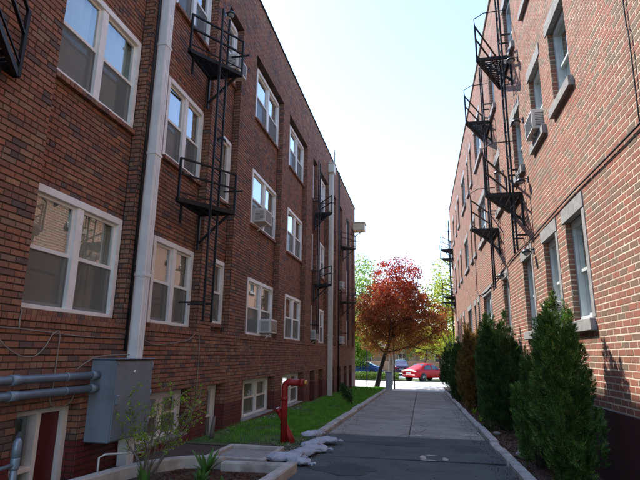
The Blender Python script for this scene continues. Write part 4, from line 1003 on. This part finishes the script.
tree(-14, 80, 13, 6, 'fresh', 'bark', 'large green tree beside the far brown house', 26, 260, 26, .2, .3, .2, .6)
tree(13, 78, 13, 6, 'fresh', 'bark', 'large green tree beyond the far brick house', 27, 260, 26, .2, .3, .2, .6)
tree(-2.35, 38.5, 8.0, 1.5, 'pale', 'bark2', 'slim pale-barked street tree standing behind the grey cabinet', 28, 60, 18, .09, .16, .45, .35)

# hedge and far ground cover
t = empty('hedge', (-11.5, 45.5, gz(45))); tag(t, 'long clipped green hedge along the far side of the street', 'hedge')
n = 16000; C = np.stack([NP.uniform(-9.5, 9.5, n), NP.uniform(-.7, .7, n), NP.uniform(.02, .6, n)+.05*np.sin(np.arange(n))], 1); U = rdir(n)*.07
f = quads(C, U, perp(U)*.04, 'foliage', M['hedge'], t); f['kind'] = 'stuff'
b = MB()
for i in range(24): b.tube([(-9+i*.78, 0, 0), (-9+i*.78+.1, .05, .5)], .02, 5)
b.build('stems', M['bark'], t)

# leaning little evergreen on the lawn
t = empty('little_evergreen', (-2.5, 18.5, gz(18.5)+.05)); tag(t, 'small dark evergreen leaning sideways on the lawn by the kerb', 'shrub')
MB().tube([(.05, 0, -.05), (-.1, 0, .28), (-.22, 0, .55)], [.03, .025, .015], 6).build('trunk', M['bark'], t)
n = 1900; g = np.random.default_rng(9); q = g.random(n); C = np.stack([-.08-.32*q, 0*q, .22+.55*q], 1) + g.normal(size=(n, 3))*(.085*np.sin(np.pi*np.clip(q*.8+.15, 0, 1)))[:, None]
U = g.normal(size=(n, 3))+np.array([-.5, 0, .8]); U /= np.linalg.norm(U, axis=1)[:, None]; f = quads(C, U*.045, perp(U)*.011, 'foliage', M['conifer_dark'], t); f['kind'] = 'stuff'

# leafy sapling in the planter
rg = random.Random(12); t = empty('leafy_sapling', (-3.58, 6.35, gz(6.35)+.02)); tag(t, 'multi-stemmed sapling with sparse fresh green leaves in front of the electrical box', 'sapling')
b = MB(); tips = []; LC = []
for k in range(13):
    a = rg.uniform(0, 6.28); sp_ = rg.uniform(.12, .75); d = Vector((math.cos(a)*sp_, math.sin(a)*sp_, 1)).normalized(); p = Vector((rg.uniform(-.08, .08), rg.uniform(-.08, .08), -.05)); r = rg.uniform(.008, .015)
    pts = [p]; L = rg.uniform(.85, 1.3)
    for i in range(7):
        d = (d + Vector((rg.gauss(0, .1), rg.gauss(0, .1), rg.gauss(.02, .05)))).normalized(); p = p + d*L/7; pts.append(p)
        if i > 1:
            for _ in range(2):
                dd = (d + Vector((rg.gauss(0, .7), rg.gauss(0, .7), rg.gauss(.1, .3)))).normalized(); e = p + dd*rg.uniform(.1, .28)
                b.tube([p, p.lerp(e, .5)+Vector((0, 0, .01)), e], [.005, .004, .002], 4); LC += [p.lerp(e, f_) for f_ in (.5, .75, .9, 1.0)]
    b.tube(pts, [r*(1-.11*i) for i in range(len(pts))], 6); LC += pts[4:]
b.build('stems', M['twig'], t)
C = np.repeat(np.array([tuple(p) for p in LC]), 3, 0); n = len(C); C = C + NP.normal(0, .018, (n, 3)); keep = NP.random(n) < .8; C = C[keep]; n = len(C); U = rdir(n)*NP.uniform(.012, .025, n)[:, None]
f = quads(C, U, perp(U)*.011, 'leaves', M['fresh'], t); f['kind'] = 'stuff'

def rosette(x, y, n, L, label, m='plant', w=.03, up=.9):
    rg = random.Random(int(x*100)+n); t = empty('leafy_plant', (x, y, gz(y)+.03)); tag(t, label, 'plant', 'plants in the planter by the asphalt')
    for k in range(n):
        a = 6.283*k/n + rg.uniform(-.3, .3); l = L*rg.uniform(.7, 1.1); sp_ = rg.uniform(.2, up); b = MB(); pts = []
        for i in range(6):
            q = i/5; rr = l*math.sin(sp_)*q; zz = l*(q*math.cos(sp_*.7) - .35*sp_*q*q); ww = w*math.sin(math.pi*min(q*.8+.15, 1))
            c = Vector((rr*math.cos(a), rr*math.sin(a), zz)); sd = Vector((-math.sin(a), math.cos(a), 0))*ww; pts += [c-sd, c+Vector((0, 0, -ww*.4)), c+sd]
        fs = [(i*3+j, i*3+j+1, (i+1)*3+j+1, (i+1)*3+j) for i in range(5) for j in range(2)]
        b.add(pts, fs, True).build('leaf', M[m], t)
rosette(-2.92, 6.75, 12, .42, 'broad-bladed green plant standing up at the concrete edging corner')
rosette(-3.35, 5.9, 10, .28, 'low leafy green plant at the foot of the sapling')
rosette(-2.75, 6.2, 11, .24, 'low green plant among the red mulch')
rosette(-2.35, 6.0, 9, .2, 'small green plant in the planter near the asphalt edging')
rosette(1.6, 17.2, 12, .3, 'pale grassy plant at the kerb beside the browned conifer', 'fresh', .012)
rosette(1.55, 14.9, 12, .28, 'pale grassy tuft at the kerb beside the broad dark conifer', 'fresh', .012)

# ================================================================ street furniture
t = empty('utility_cabinet', (-2.05, 32.3, gz(33))); tag(t, 'grey blue metal utility cabinet on the pavement at the end of the lawn', 'cabinet')
MB().box(-.2, .2, -.2, .2, 0, 1.05, .02).build('body', M['cabinet'], t); MB().box(-.23, .23, -.23, .23, 1.05, 1.12, .02).build('lid', M['cabinet'], t)
for x in (-.095, .095): MB().box(x-.085, x+.085, -.212, -.2, .08, 1.0, .005).build('door', M['cabinet'], t)
t = empty('thin_post', (-3.45, 32.5, gz(33))); tag(t, 'thin grey post at the end of the lawn near the red-leaved tree', 'post')
MB().tube([(0, 0, -.1), (0, 0, 2.35)], .035, 8).build('pole', M['pole'], t); MB().lathe([(.036, 2.35), (.045, 2.36), (.04, 2.4), (.015, 2.42)], (0, 0, 0), 8).build('cap', M['pole'], t)
t = empty('utility_pole', (-1.75, 33.2, gz(33))); tag(t, 'dark slim pole beside the grey cabinet', 'pole')
MB().tube([(0, 0, -.1), (0, 0, 3.2)], .04, 10).build('pole', M['iron'], t); MB().lathe([(.06, 3.2), (.11, 3.22), (.12, 3.4), (.05, 3.5)], (0, 0, 0), 10).build('cap', M['iron'], t)

# ================================================================ cars
def car(x, y, rz, paint, label, suv=0.0):
    t = empty('parked_car', (x, y, gz(y)), rz); tag(t, label, 'car', 'cars on and beyond the street')
    H = .16*suv
    # stations: x, z sill, z belt, z top, half width sill, half width belt, half width top
    S = [(-2.24, .42, .72, .80, .62, .70, .62), (-2.18, .30, .80, .97, .76, .82, .72), (-1.75, .24, .86, 1.03+H, .84, .88, .74), (-1.55, .24, .88, 1.06+H*1.5, .85, .885, .70), (-.85, .22, .90, 1.42+H*2, .86, .89, .60), (-.2, .22, .90, 1.47+H*2, .86, .89, .61), (.45, .22, .89, 1.40+H*2, .86, .89, .60),
         (1.12, .22, .88, 1.0+H, .86, .88, .72), (1.35, .22, .86, .95+H*.6, .85, .87, .72), (1.95, .24, .76, .83+H*.4, .82, .83, .66), (2.2, .3, .66, .72+H*.3, .72, .74, .58), (2.28, .42, .58, .6, .58, .6, .5)]
    def sec(q):
        x_, zs, zb, zt, ws, wb, wt = q; zm = zs+(zb-zs)*.5
        half = [(0, zs), (ws*.92, zs), (ws, zs+.07), (wb*1.0, zm), (wb, zb-.05), (wb*.965, zb), (wt*1.02, zt-.06 if zt-zb > .2 else zb+(zt-zb)*.5), (wt*.9, zt-.012), (wt*.45, zt+.012), (0, zt+.018)]
        return [Vector((x_, a, z)) for a, z in half] + [Vector((x_, -a, z)) for a, z in half[-2:0:-1]]
    rings = [sec(q) for q in S]; n = len(rings[0]); b = MB()
    fs = [(i*n+k, i*n+(k+1) % n, (i+1)*n+(k+1) % n, (i+1)*n+k) for i in range(len(S)-1) for k in range(n)] + [tuple(range(n)), tuple((len(S)-1)*n+k for k in range(n))]
    body = b.add([p for r_ in rings for p in r_], fs, True).build('body', M[paint], t)
    md = body.modifiers.new('soft', 'SUBSURF'); md.levels = 1; md.render_levels = 1
    def pane(cs, name='window_pane', m='carglass', inset=.1, off=.018):
        c = sum(cs, Vector())/len(cs); nr = (cs[1]-cs[0]).cross(cs[2]-cs[0]).normalized()
        if nr.dot(c-Vector((0, 0, .7))) < 0: nr = -nr
        v = [p+(c-p)*inset+nr*off for p in cs]; w_ = [p-nr*.03 for p in v]; k = len(v)
        return MB().add(v+w_, [tuple(range(k))]+[(i, (i+1) % k, k+(i+1) % k, k+i) for i in range(k)]).build(name, M[m], t)
    for sg in (1, -1):
        def at(i, zf):                                           # point on the side glass between belt and roof
            q = S[i]; return Vector((q[0], sg*(q[5]*.965+(q[6]*1.02-q[5]*.965)*zf), q[2]+(q[3]-.06-q[2])*zf))
        pane([at(4, .06)+Vector((-.42, 0, 0)), at(5, .06)+Vector((-.03, 0, 0)), at(5, .92)+Vector((-.03, 0, 0)), at(4, .92)])
        pane([at(5, .06)+Vector((.03, 0, 0)), at(6, .06)+Vector((.45, 0, 0)), at(6, .9)+Vector((.02, 0, 0)), at(5, .92)+Vector((.03, 0, 0))])
        MB().box(.62, .78, sg*.9, sg*1.02, .9, 1.02, .03).build('wing_mirror', M[paint], t)
        MB().box(-2.27, -2.05, sg*.52, sg*.8, .68, .84, .03).build('tail_light', M['taillight'], t)
        MB().box(2.02, 2.24, sg*.48, sg*.76, .56, .69, .03).build('headlight', M['headlight'], t)
        for xx_ in (-.05, -.95): MB().box(xx_-.12, xx_+.06, sg*.89, sg*.915, .78, .81, .006).build('door_handle', M[paint], t)
        for xw_ in (-1.36, 1.36):
            yw = sg*.80
            MB().lathe([(.36, yw-sg*.2), (.375, yw+sg*.088), (.3, yw+sg*.09)], (xw_, 0, .33), 22, 'Y').build('wheel_arch', M['trim'], t)
            w = MB().lathe([(.2, -.1), (.29, -.11), (.32, -.08), (.32, .08), (.29, .11), (.2, .1)], (xw_, yw, .32), 22, 'Y').build('wheel', M['tyre'], t)
            MB().lathe([(.2, .06*sg), (.205, .104*sg), (.17, .09*sg), (.05, .105*sg), (.03, .12*sg)], (xw_, yw, .32), 16, 'Y').build('rim', M['rim'], w)
    pane([Vector((S[3][0]+.02, .62, S[3][3]-.02)), Vector((S[3][0]+.02, -.62, S[3][3]-.02)), Vector((S[4][0]+.03, -.52, S[4][3]-.03)), Vector((S[4][0]+.03, .52, S[4][3]-.03))], 'rear_window', inset=.05)
    pane([Vector((S[7][0]-.02, .64, S[7][3])), Vector((S[7][0]-.02, -.64, S[7][3])), Vector((S[6][0]-.02, -.52, S[6][3]-.02)), Vector((S[6][0]-.02, .52, S[6][3]-.02))], 'windscreen', inset=.05)
    MB().box(-2.285, -2.2, -.7, .7, .36, .54, .03).build('rear_bumper', M[paint], t); MB().box(2.2, 2.31, -.6, .6, .34, .5, .03).build('front_bumper', M[paint], t)
    MB().box(-2.295, -2.27, -.26, .26, .6, .72, .004).build('number_plate', M['plate'], t)
    return t
car(.35, 45.6, math.radians(50), 'car_red', 'glossy red saloon car on the sunlit street at the end of the driveway')
car(-7.2, 56.5, math.radians(8), 'car_silver', 'silver car parked behind the hedge beside the blue one')
car(-6.2, 52.4, math.radians(175), 'car_blue', 'blue car parked behind the hedge under the young green tree')
car(-2.3, 57.5, math.radians(95), 'car_plum', 'dark plum car parked between the pale-barked tree and the red car', .6)
car(3.4, 58.0, math.radians(100), 'car_white', 'white car parked in the lot beyond the red car')
car(-11.5, 57.0, math.radians(90), 'car_white', 'white car parked at the far end of the hedge row')

# ================================================================ houses beyond
def house(x, y, w, d, h, rh, m, rm, label, rows, cols, gable_front=None):
    t = empty('brick_house', (x, y, gz(y))); tag(t, label, 'house', 'houses beyond the parking lot')
    MB().box(-w/2, w/2, 0, d, -.3, h).build('wall', M[m], t)
    o = .4; rf = MB().add([(-w/2-o, -o, h-.05), (w/2+o, -o, h-.05), (w/2+o, d+o, h-.05), (-w/2-o, d+o, h-.05), (-w/2+1.5, d/2, h+rh), (w/2-1.5, d/2, h+rh)], [(0, 1, 5, 4), (2, 3, 4, 5), (1, 2, 5), (3, 0, 4), (3, 2, 1, 0)]).build('roof', M[rm], t)
    MB().box(-w*.3, -w*.3+.8, d*.5, d*.5+.8, h, h+rh+1.0).build('chimney', M[m], rf)
    if gable_front:
        gx, gw, gh = gable_front
        MB().add([(gx-gw/2, -.5, 0), (gx+gw/2, -.5, 0), (gx+gw/2, -.5, h), (gx, -.5, h+gh), (gx-gw/2, -.5, h), (gx-gw/2, d/2, 0), (gx+gw/2, d/2, 0), (gx+gw/2, d/2, h), (gx, d/2, h+gh), (gx-gw/2, d/2, h)], [(0, 1, 2, 3, 4), (1, 6, 7, 2), (5, 0, 4, 9)]).build('gable', M[m], t)
        MB().add([(gx-gw/2-.3, -.8, h-.25), (gx, -.8, h+gh+.1), (gx, d/2, h+gh+.1), (gx-gw/2-.3, d/2, h-.25), (gx+gw/2+.3, -.8, h-.25), (gx+gw/2+.3, d/2, h-.25)], [(0, 1, 2, 3), (1, 4, 5, 2)]).build('gable_roof', M[rm], t)
    wm_ = MB().box(-.62, .62, -.02, .03, 0, 1.45).mesh('pane', M['carglass']); fb = MB()
    for q in ((-.7, -.62, 0, 1.45), (.62, .7, 0, 1.45), (-.03, .03, 0, 1.45), (-.7, .7, 1.45, 1.55), (-.78, .78, -.1, 0), (-.62, .62, .7, .76)): fb.box(q[0], q[1], -.07, .0, q[2], q[3])
    fm = fb.mesh('window', M['far_cream'])
    for r_ in range(rows):
        for c_ in range(cols):
            xx_ = -w/2+(c_+.5)*w/cols; f_ = -.52 if gable_front and abs(xx_-gable_front[0]) < gable_front[1]/2+.8 else -.01
            if gable_front and abs(abs(xx_-gable_front[0])-gable_front[1]/2) < .85: continue
            wn_ = link('window', fm, t, (xx_, f_, .9+r_*2.9)); link('pane', wm_, wn_)
    MB().box(-.5, .5, -.05, .05, 0, 2.1, .01).build('door', M['door'], t, (w/2-1.2, -.02, 0))
    return t
house(-1.5, 82, 17, 9, 3.4, 2.6, 'far_brick', 'far_roof', 'low brick house with a front gable across the parking lot', 1, 6, (-1.4, 4.2, 2.4))
house(-22, 84, 18, 10, 6.2, 3, 'far_brick2', 'far_roof', 'two-storey brown brick house behind the green trees', 2, 6)
house(20, 86, 18, 10, 6.2, 3, 'far_brick', 'far_roof', 'two-storey red brick house beyond the large green tree', 2, 6)
tag(MB().box(-14, 14, 67.2, 67.5, -.6, .75, .03).build('parking_wall', M['far_brick']), 'low brick wall along the back of the parking lot', 'wall')
